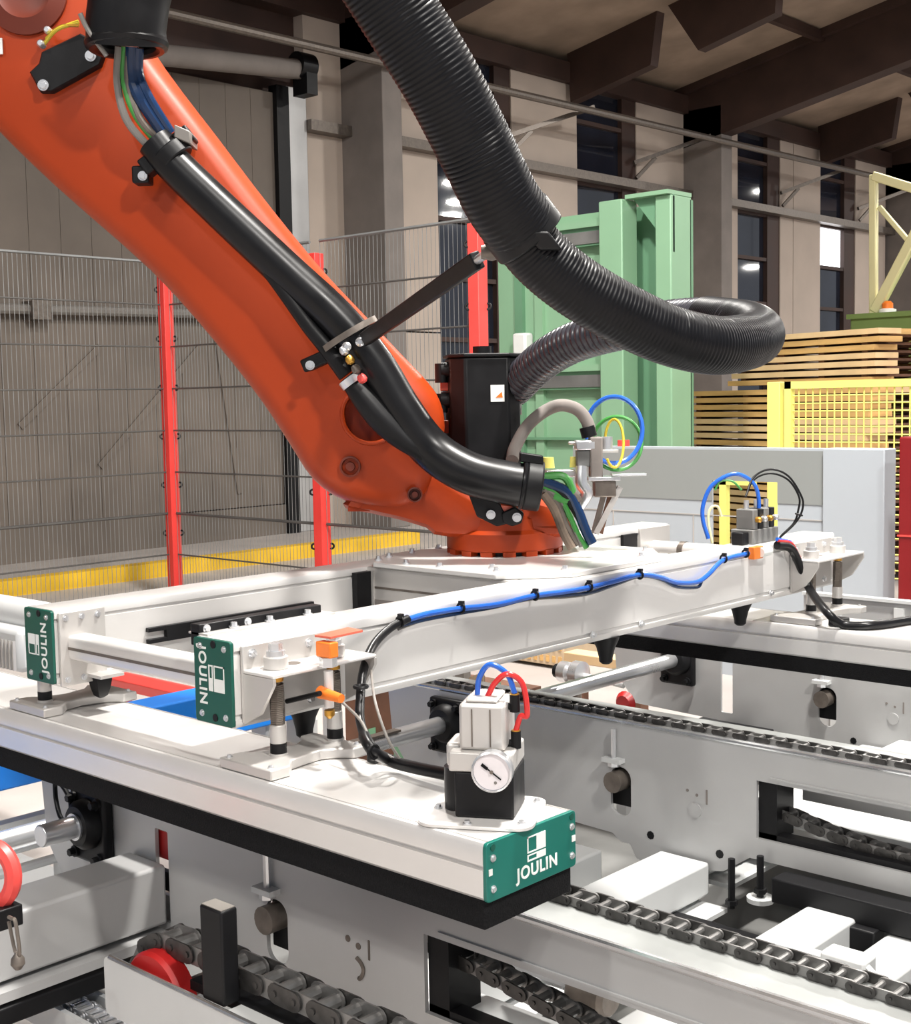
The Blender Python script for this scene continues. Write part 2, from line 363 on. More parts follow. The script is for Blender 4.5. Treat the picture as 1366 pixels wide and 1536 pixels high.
# ================================================================== BACKGROUND MACHINES
GY = 8.4
def gp(px, py, y=GY): return at(px, py, y=y)
t = thing('green_cabinet', 'tall green painted steel machine frame behind the big black hose', 'machine', (gp(870, 600).x, GY, 0))
xl, x1, x2, x3 = gp(735, 400).x, gp(905, 400).x, gp(940, 400).x, gp(1004, 400).x
zt = gp(1003, 290).z
MB().box(xl, x1, GY+.10, GY+.14, 0, zt-.05).build('back_sheet', 'green', t)
MB().box(x1, x2, GY-.06, GY+.14, 0, zt).build('post', 'green', t, bevel=.01)
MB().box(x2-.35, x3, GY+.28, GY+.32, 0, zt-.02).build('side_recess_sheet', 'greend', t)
MB().box(x3-.14, x3, GY+.02, GY+.30, 0, zt).build('corner_post', 'green', t, bevel=.01)
MB().prism([(x2, GY-.02, zt), (x3, GY-.02, zt), (x3, GY+.3, zt), (x2, GY+.3, zt)], (0, 0, .03)).build('top_plate', 'green', t)
MB().prism([(x3-.35, GY+.05, zt), (x3, GY+.05, zt), (x3, GY+.05, zt-.42)], (0, .02, 0)).build('gusset', 'greend', t)
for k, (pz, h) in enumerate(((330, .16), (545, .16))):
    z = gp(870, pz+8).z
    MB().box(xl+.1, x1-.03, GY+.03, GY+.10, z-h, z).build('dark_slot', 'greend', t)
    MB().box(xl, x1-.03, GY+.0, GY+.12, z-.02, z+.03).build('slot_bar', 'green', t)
    MB().box(xl+.1, x1-.03, GY+.02, GY+.05, z-h*.9, z-.05).build('slot_shade', 'bed', t)  # dark box stands in for the shadow inside the slot
for px in (770, 800): MB().box(gp(px, 450).x-.04, gp(px, 450).x+.04, GY+.06, GY+.11, 0, zt-.2).build('rib', 'greend' if px == 770 else 'green', t)
MB().box(xl, x1, GY+.04, GY+.12, gp(800, 660).z, gp(800, 660).z+.02).build('seam', 'greend', t)
q = gp(780, 520); MB().box(q.x-.07, q.x+.07, GY-.02, GY+.09, q.z-.14, q.z+.11).build('white_sign', 'white', t, bevel=.02)
# grey-white machine panel with an opening
PY = 6.2
def pp(px, py): return at(px, py, y=PY)
t = thing('machine_housing', 'long light grey sheet metal housing behind the gripper with a square opening', 'machine', (-3.8, PY, 0))
a0, a1, a2, a3 = pp(860, 700).x, pp(1068, 760).x, pp(1166, 760).x, pp(1236, 760).x
zt = pp(1100, 675).z; zo = pp(1120, 722).z; zb = pp(1120, 828).z
MB().plate([(a0, 0), (a3, 0), (a3, zt), (a0, zt)], [[(a1, zb), (a2, zb), (a2, zo), (a1, zo)]], lambda a, b: Vector((a, PY, b)), (0, .012, 0)).build('front_sheet', 'cab', t, smooth=False)
zm = pp(1000, 748).z
MB().plate([(a0, zm), (a1, zm), (a1, zo), (a2, zo), (a2, zm), (a3, zm), (a3, zt), (a0, zt)], [], lambda a, b: Vector((a, PY-.004, b)), (0, .0035, 0)).build('upper_overlay', 'cabd', t, smooth=False)  # thin overlay, darker grey across the upper front
MB().box(a0, a3, PY-.004, PY+.10, zt, zt+.012).build('top_fold', 'cab', t)
MB().box(a0, a3-.01, PY-.004, PY-.001, pp(1000, 770).z, pp(1000, 770).z+.006).build('panel_joint', 'alu_side', t)
xe = pp(1330, 760).x
MB().box(a3+.005, xe, PY-.03, PY+.10, 0, zt+.015).build('end_post', 'cab', t, bevel=.006)
MB().box(a3-.004, a3+.006, PY-.006, PY+.02, 0, zt).build('joint_strip', 'alu_side', t)
for s in (920, 1040): MB().box(pp(s, 760).x-.004, pp(s, 760).x+.004, PY-.003, PY, 0, pp(1000, 770).z).build('panel_joint', 'alu_side', t)
# red upright at the right edge
q = at(1356, 760, y=6.0)
t = thing('red_column', 'deep red machine column at the right edge of the picture', 'column', (q.x, 6.0, 0))
MB().box(q.x-.03, q.x+.25, 6.0, 6.2, 0, at(1356, 655, y=6.0).z).build('body', 'redd', t, bevel=.01)
z = at(1356, 805, y=6.0).z; MB().box(q.x-.032, q.x+.25, 5.994, 6.0, z, z+.008).build('seam', 'redl', t)
# yellow guard
YY = 7.6
def yp(px, py): return at(px, py, y=YY)
t = thing('yellow_guard', 'yellow framed mesh guard in front of the lumber stack', 'guard', (yp(1160, 700).x, YY, 0), 'x')
del t['group']
zt = yp(1160, 573).z
MB().box(yp(1150, 600).x, yp(1169, 600).x, YY, YY+.08, 0, zt).build('post', 'yellow', t, bevel=.004)
g0, g1 = yp(1176, 600).x, yp(1450, 600).x
MB().box(g0, g0+.045, YY, YY+.05, .3, zt).build('frame_upright', 'yellow', t)
MB().box(g0, g1, YY, YY+.05, zt-.045, zt).build('frame_rail', 'yellow', t)
k = g0+.09
while k < g1: MB().cyl((k, YY+.02, .3), (k, YY+.02, zt-.04), .0048, n=5).build('mesh_wire', 'yellow', t); k += .048
z = zt-.09
while z > .35: MB().cyl((g0, YY+.026, z), (g1, YY+.026, z), .0048, n=5).build('mesh_wire', 'yellow', t); z -= .048
for dx in (-.62, -.35):
    MB().box(yp(1150, 600).x+dx, yp(1150, 600).x+dx+.05, YY, YY+.05, 0, 1.0).build('low_upright', 'yellow', t)
MB().box(yp(1150, 600).x-.62, yp(1150, 600).x-.1, YY, YY+.05, .92, .97).build('low_rail', 'yellow', t)
# lumber stack
def lumber(c, rot, L, Wd, z0, n, th, gap, label, nb, tilt=0):
    t = thing('lumber_stack', label, 'lumber', (c.x, c.y, 0), 'stacks of fresh boards'); t.rotation_euler = (0, tilt, rot)
    ms = []
    for k in range(3):
        b = MB(); b.box(-L/2, L/2, -Wd/nb/2+.004, Wd/nb/2-.004, 0, th); ms.append(b.mesh('board', ['wood', 'woodp', 'wood'][k]))
    for i in range(n):
        z = z0+i*(th+gap)
        for j in range(nb):
            if 0 < j < nb-1 and i < n-1 : continue
            o = bpy.data.objects.new('board', random.choice(ms)); COL.objects.link(o); o.parent = t
            o.location = (random.uniform(-.05, .05), -Wd/2+Wd/nb*(j+.5)+random.uniform(-.012, .012), z)
        if i < n-1:
            for sx in (-.42, -.14, .14, .42):
                b = MB(); b.box(L*sx-.03, L*sx+.03, -Wd/2+.03, Wd/2-.03, z+th, z+th+gap); b.build('sticker_lath', 'woodd', t).location = (0, 0, 0)
    return t
cn = at(1302, 600, y=9.6)                      # near corner of the stack
r = math.radians(-17); L, Wd = 2.15, 1.6
ux = Vector((math.cos(r), math.sin(r), 0)); uy = Vector((-math.sin(r), math.cos(r), 0))
lumber(cn-ux*L/2+uy*Wd/2, r, L, Wd, .10, 24, .042, .019, 'lower stack of fresh boards behind the yellow guard', 6)
zt_ = .10+24*.061+.02
lumber(cn-ux*(.80-.02)+uy*(Wd/2+.02), r, 1.6, Wd-.05, zt_, 7, .042, .019, 'upper stack of fresh boards lying on the lower stack', 6)
# cream frame and olive machine top right
t = thing('cream_frame', 'cream painted tubular gate frame with diagonal braces at upper right', 'frame', at(1340, 470, y=13.0))
def fp(px, py): return at(px, py, y=13.0)
for a, b_, w_ in (((1310, 262), (1310, 472), .075), ((1310, 264), (1400, 292), .09), ((1318, 310), (1400, 405), .05), ((1400, 300), (1312, 468), .10)):
    MB().bar(fp(*a), fp(*b_), w_, w_, (0, 1, 0)).build('tube', 'cream', t, bevel=.01)
t = thing('olive_machine', 'olive green machine top behind the lumber stack', 'machine', (fp(1330, 520).x, 13.2, 0))
MB().box(fp(1281, 480).x, fp(1500, 480).x, 12.9, 13.6, 0, fp(1310, 472).z).build('body', 'olive', t, bevel=.02)
MB().box(fp(1281, 480).x-.02, fp(1500, 480).x, 12.86, 13.6, fp(1310, 472).z-.04, fp(1310, 472).z+.01).build('top_lip', 'olive', t)
q = fp(1334, 466); t = thing('beacon', 'small orange beacon lamp on the olive green machine', 'beacon', (q.x, 12.95, q.z))
MB().lathe((q.x, 12.95, fp(1310, 472).z+.01), Z_, [(.085, 0), (.085, .03), (.06, .04)], 16).build('base', 'white', t)
MB().lathe((q.x, 12.95, fp(1310, 472).z+.05), Z_, [(.055, 0), (.055, .05), (.03, .075)], 16).build('dome', 'oj', t)
q = at(1362, 408, x=-11.9); t = thing('wall_sign', 'small red and white sign on the wall at the right edge', 'sign', q)
MB().box(-12.0, -11.94, q.y-.12, q.y+.5, q.z-.13, q.z+.13).build('board', 'white', t); MB().box(-11.94, -11.93, q.y-.12, q.y+.5, q.z-.05, q.z+.06).build('stripe', 'redl', t)
# red emergency button on top of the housing
q = at(935, 664, y=6.25); t = thing('red_button', 'small red push button on top of the light grey housing', 'button', q)
MB().cyl(q-Z_*.03, q+Z_*.015, .035, n=14).build('cap', 'redl', t)
# ================================================================== CHAIN CONVEYORS
def rr(x0, x1, z0, z1, r, n=5):
    o = []
    for cx, cz, a in ((x1-r, z1-r, 0), (x0+r, z1-r, 90), (x0+r, z0+r, 180), (x1-r, z0+r, 270)):
        for k in range(n+1):
            q = math.radians(a+90*k/n); o.append((cx+r*math.cos(q), cz+r*math.sin(q)))
    return o
ZF = .60
def conveyor(y0, dx, label, xr):
    t = thing('conveyor_frame', label, 'conveyor', (-2.2+dx, y0, 0), 'three parallel chain conveyor frames')
    X = lambda v: v+dx
    outer = [(X(-3.06), ZF-.008), (xr, ZF-.008), (xr, .30), (X(-1.72), .295), (X(-1.80), .24), (X(-2.02), .20), (X(-2.08), .215), (X(-2.10), .25), (X(-2.13), .25), (X(-2.16), .27), (X(-2.95), .294), (X(-3.04), .40)]
    holes = [rr(X(-2.562), X(-2.512), .315, .53, .004, 2), rr(X(-2.165), X(-2.095), .325, .465, .033, 6),
             [(X(-1.70), .352), (xr-.3, .352), (xr-.3, .505), (X(-1.70), .505)]]
    sp = MB().plate(outer, holes, lambda a, b: Vector((a, y0, b)), (0, .010, 0)).build('side_plate', 'sheet', t, smooth=False)
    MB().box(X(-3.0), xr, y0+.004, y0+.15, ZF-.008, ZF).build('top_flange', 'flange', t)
    MB().cyl((X(-3.0), y0+.004, ZF-.004), (xr, y0+.004, ZF-.004), .008, n=10).build('bent_edge', 'edge', t)
    MB().box(X(-1.66), xr, y0-.004, y0, ZF-.085, ZF-.080).build('weld_line', 'sheet', sp)
    b = MB(); b.box(X(-1.70), X(-1.648), y0+.012, y0+.10, .352, .505); b.build('window_liner_upright', 'black', t)
    MB().box(X(-1.70), xr-.3, y0+.012, y0+.05, .340, .366).build('window_liner_strip', 'black', t)
    MB().box(X(-1.70), xr-.3, y0+.05, y0+.13, .335, .352).build('inner_ledge', 'sheet_w', t)
    MB().box(X(-1.646), xr, y0+.145, y0+.15, .43, ZF-.008).build('inner_plate', 'sheet', t)
    MB().box(X(-2.18), X(-2.08), y0+.03, y0+.06, .345, .50).build('slot_backing', 'black', t)  # dark block added so no bright floor shows through the slot
    # tensioner bolt, nut, threaded rod at the slot
    MB().cyl((X(-2.14), y0-.028, .425), (X(-2.14), y0+.02, .425), .030, n=18).build('slot_bolt', 'dark_steel', t)
    MB().cyl((X(-2.145), y0-.012, .47), (X(-2.145), y0-.012, .575), .0075, n=8).build('tension_rod', 'steel', t)
    MB().box(X(-2.175), X(-2.115), y0-.03, y0, .480, .492).build('rod_bracket', 'sheet_w', t)
    MB().cyl((X(-2.145), y0-.012, .468), (X(-2.145), y0-.012, .482), .017, n=6).build('nut', 'steel', t)
    # punched marks on the plate
    for dx2, dz, r in ((-.03, .02, .007), (.0, .012, .007)):
        MB().cyl((X(-1.88)+dx2, y0-.0015, .42+dz), (X(-1.88)+dx2, y0, .42+dz), r*(1 if y0 < 2 else .6), n=10).build('punched_mark', 'dark_steel' if y0 < 2 else 'col', sp)
    MB().box(X(-1.852), X(-1.847), y0-.0015, y0, .412, .452).build('punched_mark', 'dark_steel' if y0 < 2 else 'col', sp)
    if y0 < 2: MB().tube([(X(-1.885), y0-.001, .408), (X(-1.872), y0-.001, .40), (X(-1.866), y0-.001, .388), (X(-1.872), y0-.001, .372), (X(-1.880), y0-.001, .366)], .005, n=5).build('punched_mark', 'dark_steel', sp)
    else: MB().cyl((X(-1.885), y0-.004, .39), (X(-1.885), y0, .39), .020, n=18).build('blank_plug', 'sheet', sp)
    MB().cyl((X(-2.03), y0-.0015, .29), (X(-2.03), y0, .29), .012, n=8).build('drain_hole', 'black', sp)
    MB().cyl((X(-1.81), y0-.0015, .285), (X(-1.81), y0, .285), .012, n=8).build('drain_hole', 'black', sp)
    if y0 < 2:
        MB().box(-2.61, -2.51, y0+.015, y0+.025, .455, .52).build('red_stop', 'redm', t); MB().box(-2.61, -2.51, y0+.015, y0+.030, .38, .425).build('dark_stop', 'black', t); MB().box(-2.61, -2.51, y0+.015, y0+.025, .22, .37).build('stop_plate', 'sheet', t)
    # bearing
    bx0, bx1 = -2.875, -2.728
    br = MB().box(bx0, bx1, y0-.03, y0-.001, .40, .575).build('bearing', 'black', t, bevel=.008)
    MB().lathe((-2.797, y0-.03, .5), -Y_, [(.062, 0), (.060, .02), (.048, .034), (.040, .035)], 24).build('bearing_boss', 'black', br)
    for a in (bx0+.022, bx1-.022):
        for c in (.42, .555): bolt((a, y0-.03, c), -Y_, .010, .022, 'black', br)
    return t
conveyor(1.735, 0, 'nearest grey conveyor side plate, under the front suction bar', 1.0)
conveyor(3.01, -.03, 'middle grey conveyor side plate, right of the gauge unit', 1.0)
conveyor(4.30, -.06, 'farthest grey conveyor side plate, under the rear suction bar', .6)
t = thing('drive_shaft', 'round bright drive shaft joining the three conveyor frames', 'shaft', (-2.797, 1.577, .5))
MB().cyl((-2.797, 1.577, .5), (-2.797, 4.5, .5), .027, n=24).build('shaft', 'steel', t, bevel=.003)
for y in (1.62, 2.93, 4.215): MB().cyl((-2.797, y+.045, .5), (-2.797, y+.06, .5), .033, n=20).build('locking_collar', 'steel', t)
MB().box(-2.80, -2.77, 2.35, 2.75, .522, .5285).build('keyway', 'dark_steel', t)
p = at(0, 1264, x=-3.2); q = at(58, 1246, x=-3.2)
one(MB().cyl((p.x, p.y-.5, p.z), (p.x, q.y+.25, p.z), .03, n=20), 'idler_roller', 'steel', 'bright round roller left of the shaft end at the left edge', 'roller')
# chains
def link_mesh(pitch, h, wo, wi, outer, m='chain'):
    b = MB(); r = h/2; n = 6
    w = wo if outer else wi
    for s in (-1, 1):
        pts = []
        for k in range(n+1): q = math.radians(90+180*k/n); pts.append((-pitch/2+r*math.cos(q), r*math.sin(q)))
        for k in range(n+1): q = math.radians(-90+180*k/n); pts.append((pitch/2+r*math.cos(q), r*math.sin(q)))
        y = s*w; b.prism([(a, y-.0018, c) for a, c in pts], (0, .0036, 0))
    for e in (-1, 1):
        if outer: b.cyl((e*pitch/2, -w-.004, 0), (e*pitch/2, w+.004, 0), h*.17, n=8)
        else: b.cyl((e*pitch/2, -w, 0), (e*pitch/2, w, 0), h*.34, n=10)
    return b.mesh('chain_link', m)
def chain(path, y, pitch, h, wo, label, group='roller chains of the conveyors', m='chain'):
    wi = wo-.005
    mo, mi = link_mesh(pitch, h, wo, wi, True, m), link_mesh(pitch, h, wo, wi, False, 'steel' if m == 'steel' else 'chain_in')
    P = [Vector((a, 0, c)) for a, c in path]
    # resample to equal pitch
    pts = [P[0]]; i = 0; cur = P[0]
    while i < len(P)-1:
        if (P[i+1]-cur).length < pitch: i += 1; continue
        lo, hi = 0.0, 1.0; A = P[i] if (P[i]-cur).length < pitch else cur; B = P[i+1]
        for _ in range(30):
            mid = (lo+hi)/2
            if ((A+(B-A)*mid)-cur).length < pitch: lo = mid
            else: hi = mid
        cur = A+(B-A)*hi; pts.append(cur)
    t = thing('roller_chain', label, 'chain', (pts[0].x, y, pts[0].z), group)
    for k in range(len(pts)-1):
        a, c = pts[k], pts[k+1]; d = c-a; mid = (a+c)/2
        link_copy('chain_link', mo if k % 2 else mi, t, (mid.x, y, mid.z), -math.atan2(d.z, d.x))
    return t
chain([(-1.62, ZF+.0092), (-.45, ZF+.0092)], 1.848, .0318, .0165, .025, 'roller chain on the nearest conveyor, right of the suction bar end')
chain([(-2.98, ZF+.0082), (-1.05, ZF+.0082)], 3.046, .0318, .0145, .020, 'roller chain along the top of the middle conveyor')
def zy(px, py, y): v = at(px, py, y=y); return (v.x, v.z)
chain([zy(642, 1408, 1.80), zy(700, 1436, 1.80), zy(790, 1484, 1.80), zy(900, 1545, 1.80), zy(960, 1575, 1.80)], 1.80, .0318, .026, .024, 'dark return chain seen through the window of the nearest conveyor plate')
chain([zy(1138, 1203, 3.07), zy(1180, 1220, 3.07), zy(1240, 1246, 3.07), zy(1310, 1272, 3.07), zy(1366, 1286, 3.07), zy(1420, 1296, 3.07)], 3.07, .0318, .026, .024, 'dark return chain seen through the window of the middle conveyor plate')
# foreground transfer strand with red sprocket
sx, sz, sy = -2.07, .385, 1.44
path = [(sx+.10*math.cos(math.radians(a)), sz+.105*math.sin(math.radians(a))) for a in range(215, 88, -6)]+[(-1.9, sz+.106), (-1.15, sz+.100)]
chain(path, sy, .050, .036, .030, 'heavy chain curling over the red sprocket at the bottom left')
t = thing('sprocket', 'red painted chain sprocket at the bottom left', 'sprocket', (sx, sy, sz))
MB().lathe((sx, sy-.05, sz), Y_, [(.030, -.02), (.035, -.012), (.088, -.008), (.094, .0), (.094, .03), (.06, .04)], 36).build('disc', 'redm', t)
MB().cyl((sx, sy-.05, sz), (sx, sy+.12, sz), .018, n=14).build('axle', 'dark_steel', t)
t = thing('chain_guard', 'long pale guard plate in front of the red sprocket', 'guard', (-1.8, 1.36, .36))
MB().plate(rr(-2.195, -.9, .335, .449, .012, 3), [], lambda a, b: Vector((a, 1.36, b)), (0, .008, 0)).build('plate', 'sheet_w', t, smooth=False)
MB().cyl((-2.18, 1.364, .449), (-.9, 1.364, .449), .005, n=8).build('rolled_edge', 'edge', t)
MB().box(-1.83, -.9, 1.37, 1.405, .40, .446).build('slide_rail', 'sheet_w', t); MB().box(-1.98, -.9, 1.405, 1.475, .43, .448).build('wear_strip', 'black', t)
t = thing('pusher_block', 'black upright pusher block standing on the heavy chain', 'block', (-1.86, 1.39, .45))
MB().box(-1.896, -1.834, 1.370, 1.4065, .45, .622).build('block', 'black', t, bevel=.004)
MB().box(-1.893, -1.837, 1.373, 1.4035, .622, .6235).build('pale_top', 'tgrey', t)  # thin paler sheet on top of the block
# cross members
def beam(x0, x1, y0, y1, z0, z1, label, name='cross_beam', m='sheet_w', cat='beam', g='white conveyor cross beams'):
    t = thing(name, label, cat, ((x0+x1)/2, (y0+y1)/2, z0), g)
    MB().box(x0, x1, y0, y1, z0, z1).build('tube', m, t, bevel=.008)
    MB().box(x0-.0, x1+.06, y0+.02, y1-.01, z0-.03, z0-.018).build('lower_strip', m, t)
    return t
beam(-2.02, -1.865, 1.90, 3.0, .17, .26, 'white box cross beam right of the gauge unit, running between two conveyor frames')
v = at(1268, 1372, z=.24); beam(v.x-.10, v.x+.03, 1.95, 2.98, .15, .24, 'white box cross beam behind the black upright at lower right')
v = at(1345, 1390, z=.22); beam(v.x+.0, v.x+.12, 1.95, 2.98, .13, .22, 'white box cross beam at the right edge below the middle conveyor')
beam(-2.05, -1.9, 3.05, 4.28, .20, .29, 'white box cross beam between the middle and farthest conveyor frames')
beam(-3.2, -3.05, 3.05, 4.28, .18, .26, 'white cross beam left of the drive shaft bearings')
v = at(1350, 1136, z=.35); beam(v.x-.1, v.x+.4, 3.25, 4.2, .26, .35, 'flat white cross plate above the middle chain at the right edge')
v = at(905, 1255, z=.25); beam(v.x-.12, v.x+.08, 2.2, 2.9, .16, .26, 'short white box just right of the teal end plate')
t = thing('cross_beam', 'grey cross beam at the lower left below the front suction bar', 'beam', (-2.6, 1.3, .3))
MB().box(-2.66, -2.515, .95, 1.73, .315, .455).build('tube', 'sheet', t, bevel=.008)
MB().box(-2.66, -2.49, .95, 1.72, .283, .305).build('lower_flange', 'sheet', t)
v = at(70, 1484, z=.27)
one(MB().box(v.x-.03, v.x+.025, .7, 1.68, .235, .275), 'black_rail', 'black', 'black bar crossing over the small chain at the bottom left', 'rail', bevel=.004)
yc = at(90, 1495, z=.20).y
chain([(-3.2, .2), (-1.9, .2)], yc, .026, .022, .022, 'small bright chain between white guides at the bottom left', m='steel')
for s, nm in ((-1, 'white chain guide strip nearer the bottom left corner'), (1, 'white chain guide strip behind the small bright chain')):
    one(MB().box(-3.2, -1.9, yc+s*.048-.006, yc+s*.048+.006, .15, .215), 'chain_guide', 'sheet_w', nm, 'guide', group='guides of the small chain')
one(MB().box(-3.2, -1.9, yc-.04, yc+.04, .15, .182), 'chain_bed', 'black', 'black bed under the small bright chain', 'bed')
# black profiles between near and middle conveyor
z = .17
one(MB().box(-1.98, 0, at(1200, 1428, z=z).y-.03, at(1200, 1428, z=z).y+.03, z-.06, z), 'black_profile', 'black', 'long black profile crossing between the white cross beams at lower right', 'profile', bevel=.004)
t = thing('black_bracket', 'black T shaped bracket hanging under the middle conveyor', 'bracket', (-1.5, 2.97, .1))
MB().box(at(1165, 1312, y=2.96).x, .2, 2.93, 3.0, .225, .288).build('bar', 'black', t, bevel=.004)
u = at(1278, 1380, y=2.94); v = at(1322, 1380, y=2.94); MB().box(u.x, v.x, 2.90, 2.96, .09, .23).build('upright', 'black', t, bevel=.004)
for px, a, b_, lb in ((1097, 1288, 1362, 'left'), (1140, 1284, 1345, 'right')):
    y = 2.985; u = at(px, a, y=y); v = at(px, b_, y=y)
    t = thing('adjusting_rod', 'thin black threaded rod under the middle conveyor, %s of two' % lb, 'rod', v, 'adjusting rods under the middle conveyor')
    MB().cyl(v, u, .0095, n=8).build('rod', 'black', t); MB().cyl(v+Z_*.01, v+Z_*.022, .017, n=6).build('nut', 'black', t)
    if px == 1140: MB().cyl(v-Z_*.012, v+Z_*.0, .035, n=16).build('pad', 'sheet_w', t)
t = thing('limit_switch', 'white limit switch with a slanting lever behind the near chain', 'switch', at(1285, 1440, z=.32))
v = at(1285, 1440, z=.32); MB().box(v.x-.07, v.x+.03, v.y-.03, v.y+.03, .28, .33).build('body', 'sheet_w', t, bevel=.006)
MB().bar(v+Vector((.02, -.01, .0)), at(1322, 1475, z=.30), .014, .008).build('lever', 'sheet_w', t)
MB().cyl(v+Vector((.0, -.045, -.02)), v+Vector((.0, -.02, -.02)), .012, n=12).build('knob', 'steel', t)
MB().box(v.x-.25, v.x+.0, v.y+.03, v.y+.06, .2, .29).build('mount', 'sheet_w', t)
t = thing('cam_wheel', 'dark wheel behind the return chain near the bottom edge', 'wheel', at(900, 1500, y=2.05))
v = at(880, 1488, y=2.05); MB().lathe(v, X_, [(.035, -.03), (.04, -.02), (.04, .05), (.03, .06)], 20).build('wheel', 'dark_steel', t); MB().tube([v-X_*.2, v-X_*.03], .012, n=8, sub=1).build('arm', 'steel', t)
one(MB().box(-3.0, .9, 1.78, 4.25, .0, .03), 'dark_floor_cover', 'bed', 'dark grey plate added to tone down the floor under the conveyors', 'plate', bevel=.005)  # added dark sheet, tones down the overbright floor
one(MB().box(-1.75, -1.15, 2.35, 2.8, .031, .06), 'drip_tray', 'sheet', 'grey tray on the added dark plate between the cross beams', 'tray', bevel=.005)  # tray greyed to cut the brightness here as well
# lower left white frame, blue beam, red tube, clamp arm
zb = at(260, 1044, x=-3.45).z
one(MB().box(-3.50, -3.37, .6, 2.92, .45, max(zb, .56)), 'blue_beam', 'blue', 'bright blue beam behind the front suction bar', 'beam', bevel=.006)
t = thing('white_machine_frame', 'white tubular machine frame under the blue beam at the left edge', 'frame', (-3.5, 1.9, 0))
for y in (1.62, 2.0, 2.75, 2.9): MB().box(-3.48, -3.40, y, y+.07, 0, .45).build('leg', 'sheet_w', t, bevel=.004)
for z in (.12, .19, .25): MB().cyl((-3.45, .9, z), (-3.45, 2.0, z), .014, n=10).build('rail', 'sheet_w', t)
MB().box(-3.46, -3.42, .6, 2.9, .30, .34).build('side_rail', 'sheet_w', t)
one(MB().box(-4.2, -3.08, 1.15, 2.1, .06, .09), 'floor_plate', 'sheet_w', 'bright white floor plate at the lower left', 'plate', bevel=.004)
for k, (px, py) in enumerate(((455, 1085),)):
    v = at(px, py, y=3.3); t = thing('white_leg_frame', 'white upright leg frame right of the blue beam end', 'frame', (v.x, 3.3, 0))
    MB().box(v.x-.03, v.x+.05, 3.27, 3.33, 0, v.z+.02).build('leg', 'sheet_w', t, bevel=.004); u = at(500, 1095, y=3.35)
    MB().plate([(u.x-.06, 0), (u.x+.35, 0), (u.x+.35, .12), (u.x+.05, .14), (u.x+.04, .33), (u.x-.06, .36)], [], lambda a, b: Vector((a, 3.35, b)), (0, .01, 0)).build('bracket_plate', 'sheet_w', t)
v = at(170, 1018, y=3.0); u = at(310, 1048, y=3.0)
t = thing('red_rail', 'light red rail on posts beyond the left end plates', 'rail', (v.x, 3.0, 0)); MB().cyl((v.x, 3.0, v.z), (u.x+.25, 3.0, v.z), .042, n=6).build('rail', 'redl', t, bevel=.004)
for k in (.05, .75): MB().box(v.x+k, v.x+k+.05, 2.98, 3.02, 0, v.z-.03).build('post', 'redl', t)
v = at(0, 1300, y=1.15); t = thing('red_clamp', 'red hand wheel cut off by the left edge above the grey cross beam', 'clamp', v)
MB().torus(at(-14, 1312, y=1.2), RIGHT*.4+FWD*.9, .055, .016, 28, 8).build('wheel', 'redl', t)
v = at(8, 1376, y=1.2); MB().box(v.x-.08, v.x+.012, 1.17, 1.23, v.z-.02, v.z+.02).build('clamp_body', 'black', t, bevel=.003)
a = at(18, 1378, y=1.17); c = at(26, 1428, y=1.17)
MB().tube([a-X_*.012, a, a+X_*.012+Z_*-.004, c+X_*.008, c-X_*.008, a-X_*.012-Z_*.008], .0035, n=6, sub=4).build('lever_loop', 'dark_steel', t); MB().lathe(c-Z_*.0, -Z_, [(.003, 0), (.012, .012), (.013, .022), (.006, .032)], 14).build('lever_ball', 'dark_steel', t)
# gear motor at left edge
v = at(14, 960, y=2.25); t = thing('gear_motor', 'white finned motor housing at the left edge behind the beam', 'motor', v)
MB().box(v.x-.3, v.x+.06, 2.25, 2.5, v.z-.11, v.z+.04).build('body', 'sheet_w', t, bevel=.02)
for k in range(9): MB().box(v.x-.16+k*.024, v.x-.153+k*.024, 2.24, 2.25, v.z-.10, v.z+.0).build('fin', 'alu_side', t)
MB().cyl((v.x-.3, 2.36, v.z+.06), (v.x+.05, 2.36, v.z+.06), .06, n=20).build('fan_cowl', 'sheet_w', t, bevel=.01)
# small things beyond the middle conveyor
v = at(598, 1084, y=3.75); t = thing('scrap_bin', 'crate of mixed coloured packaging beyond the middle conveyor', 'crate', (v.x, 3.75, 0))
MB().box(v.x-.32, v.x+.42, 3.75, 4.15, 0, .34).build('crate', 'woodd', t)
for k in range(60):
    x = v.x+random.uniform(-.32, .42); z = random.uniform(.04, .42); s = random.uniform(.03, .07)
    MB().obb((x, 3.73+random.uniform(-.02, .25), z), (s*.5, 0, .01), (0, .02, 0), (0, .0, s)).build('packet', random.choice(['clut', 'carton', 'greend', 'woodd', 'tgrey', 'brass', 'tnavy']), t)
v = at(800, 1022, y=5.75); t = thing('carton_stack', 'stack of beige slatted cartons behind the air tubes', 'cartons', (v.x, 5.75, 0))
for k in range(4):
    MB().box(v.x-.32, v.x+.22, 5.75, 6.1, .02+k*.155, .168+k*.155).build('carton', 'carton', t, bevel=.004)
    for j in range(2):
        for i in range(12): MB().box(v.x-.30+i*.044, v.x-.28+i*.044, 5.744, 5.75, .04+k*.155+j*.07, .075+k*.155+j*.07).build('slot', 'wood', t)
a = at(845, 978, y=4.75); c = at(965, 1000, y=4.75)
t = thing('wooden_trestle', 'short pale wooden plank on legs left of the farthest shaft bearing', 'trestle', (a.x, 4.8, 0)); MB().box(a.x, c.x, 4.75, 4.85, a.z-.045, a.z).build('plank', 'woodp', t, bevel=.004)
for k in (a.x+.03, c.x-.08): MB().box(k, k+.05, 4.77, 4.83, 0, a.z-.045).build('leg', 'woodd', t)
v = at(862, 1010, y=4.4); t = thing('chrome_coupling', 'chrome pipe coupling beside the wooden plank', 'coupling', v)
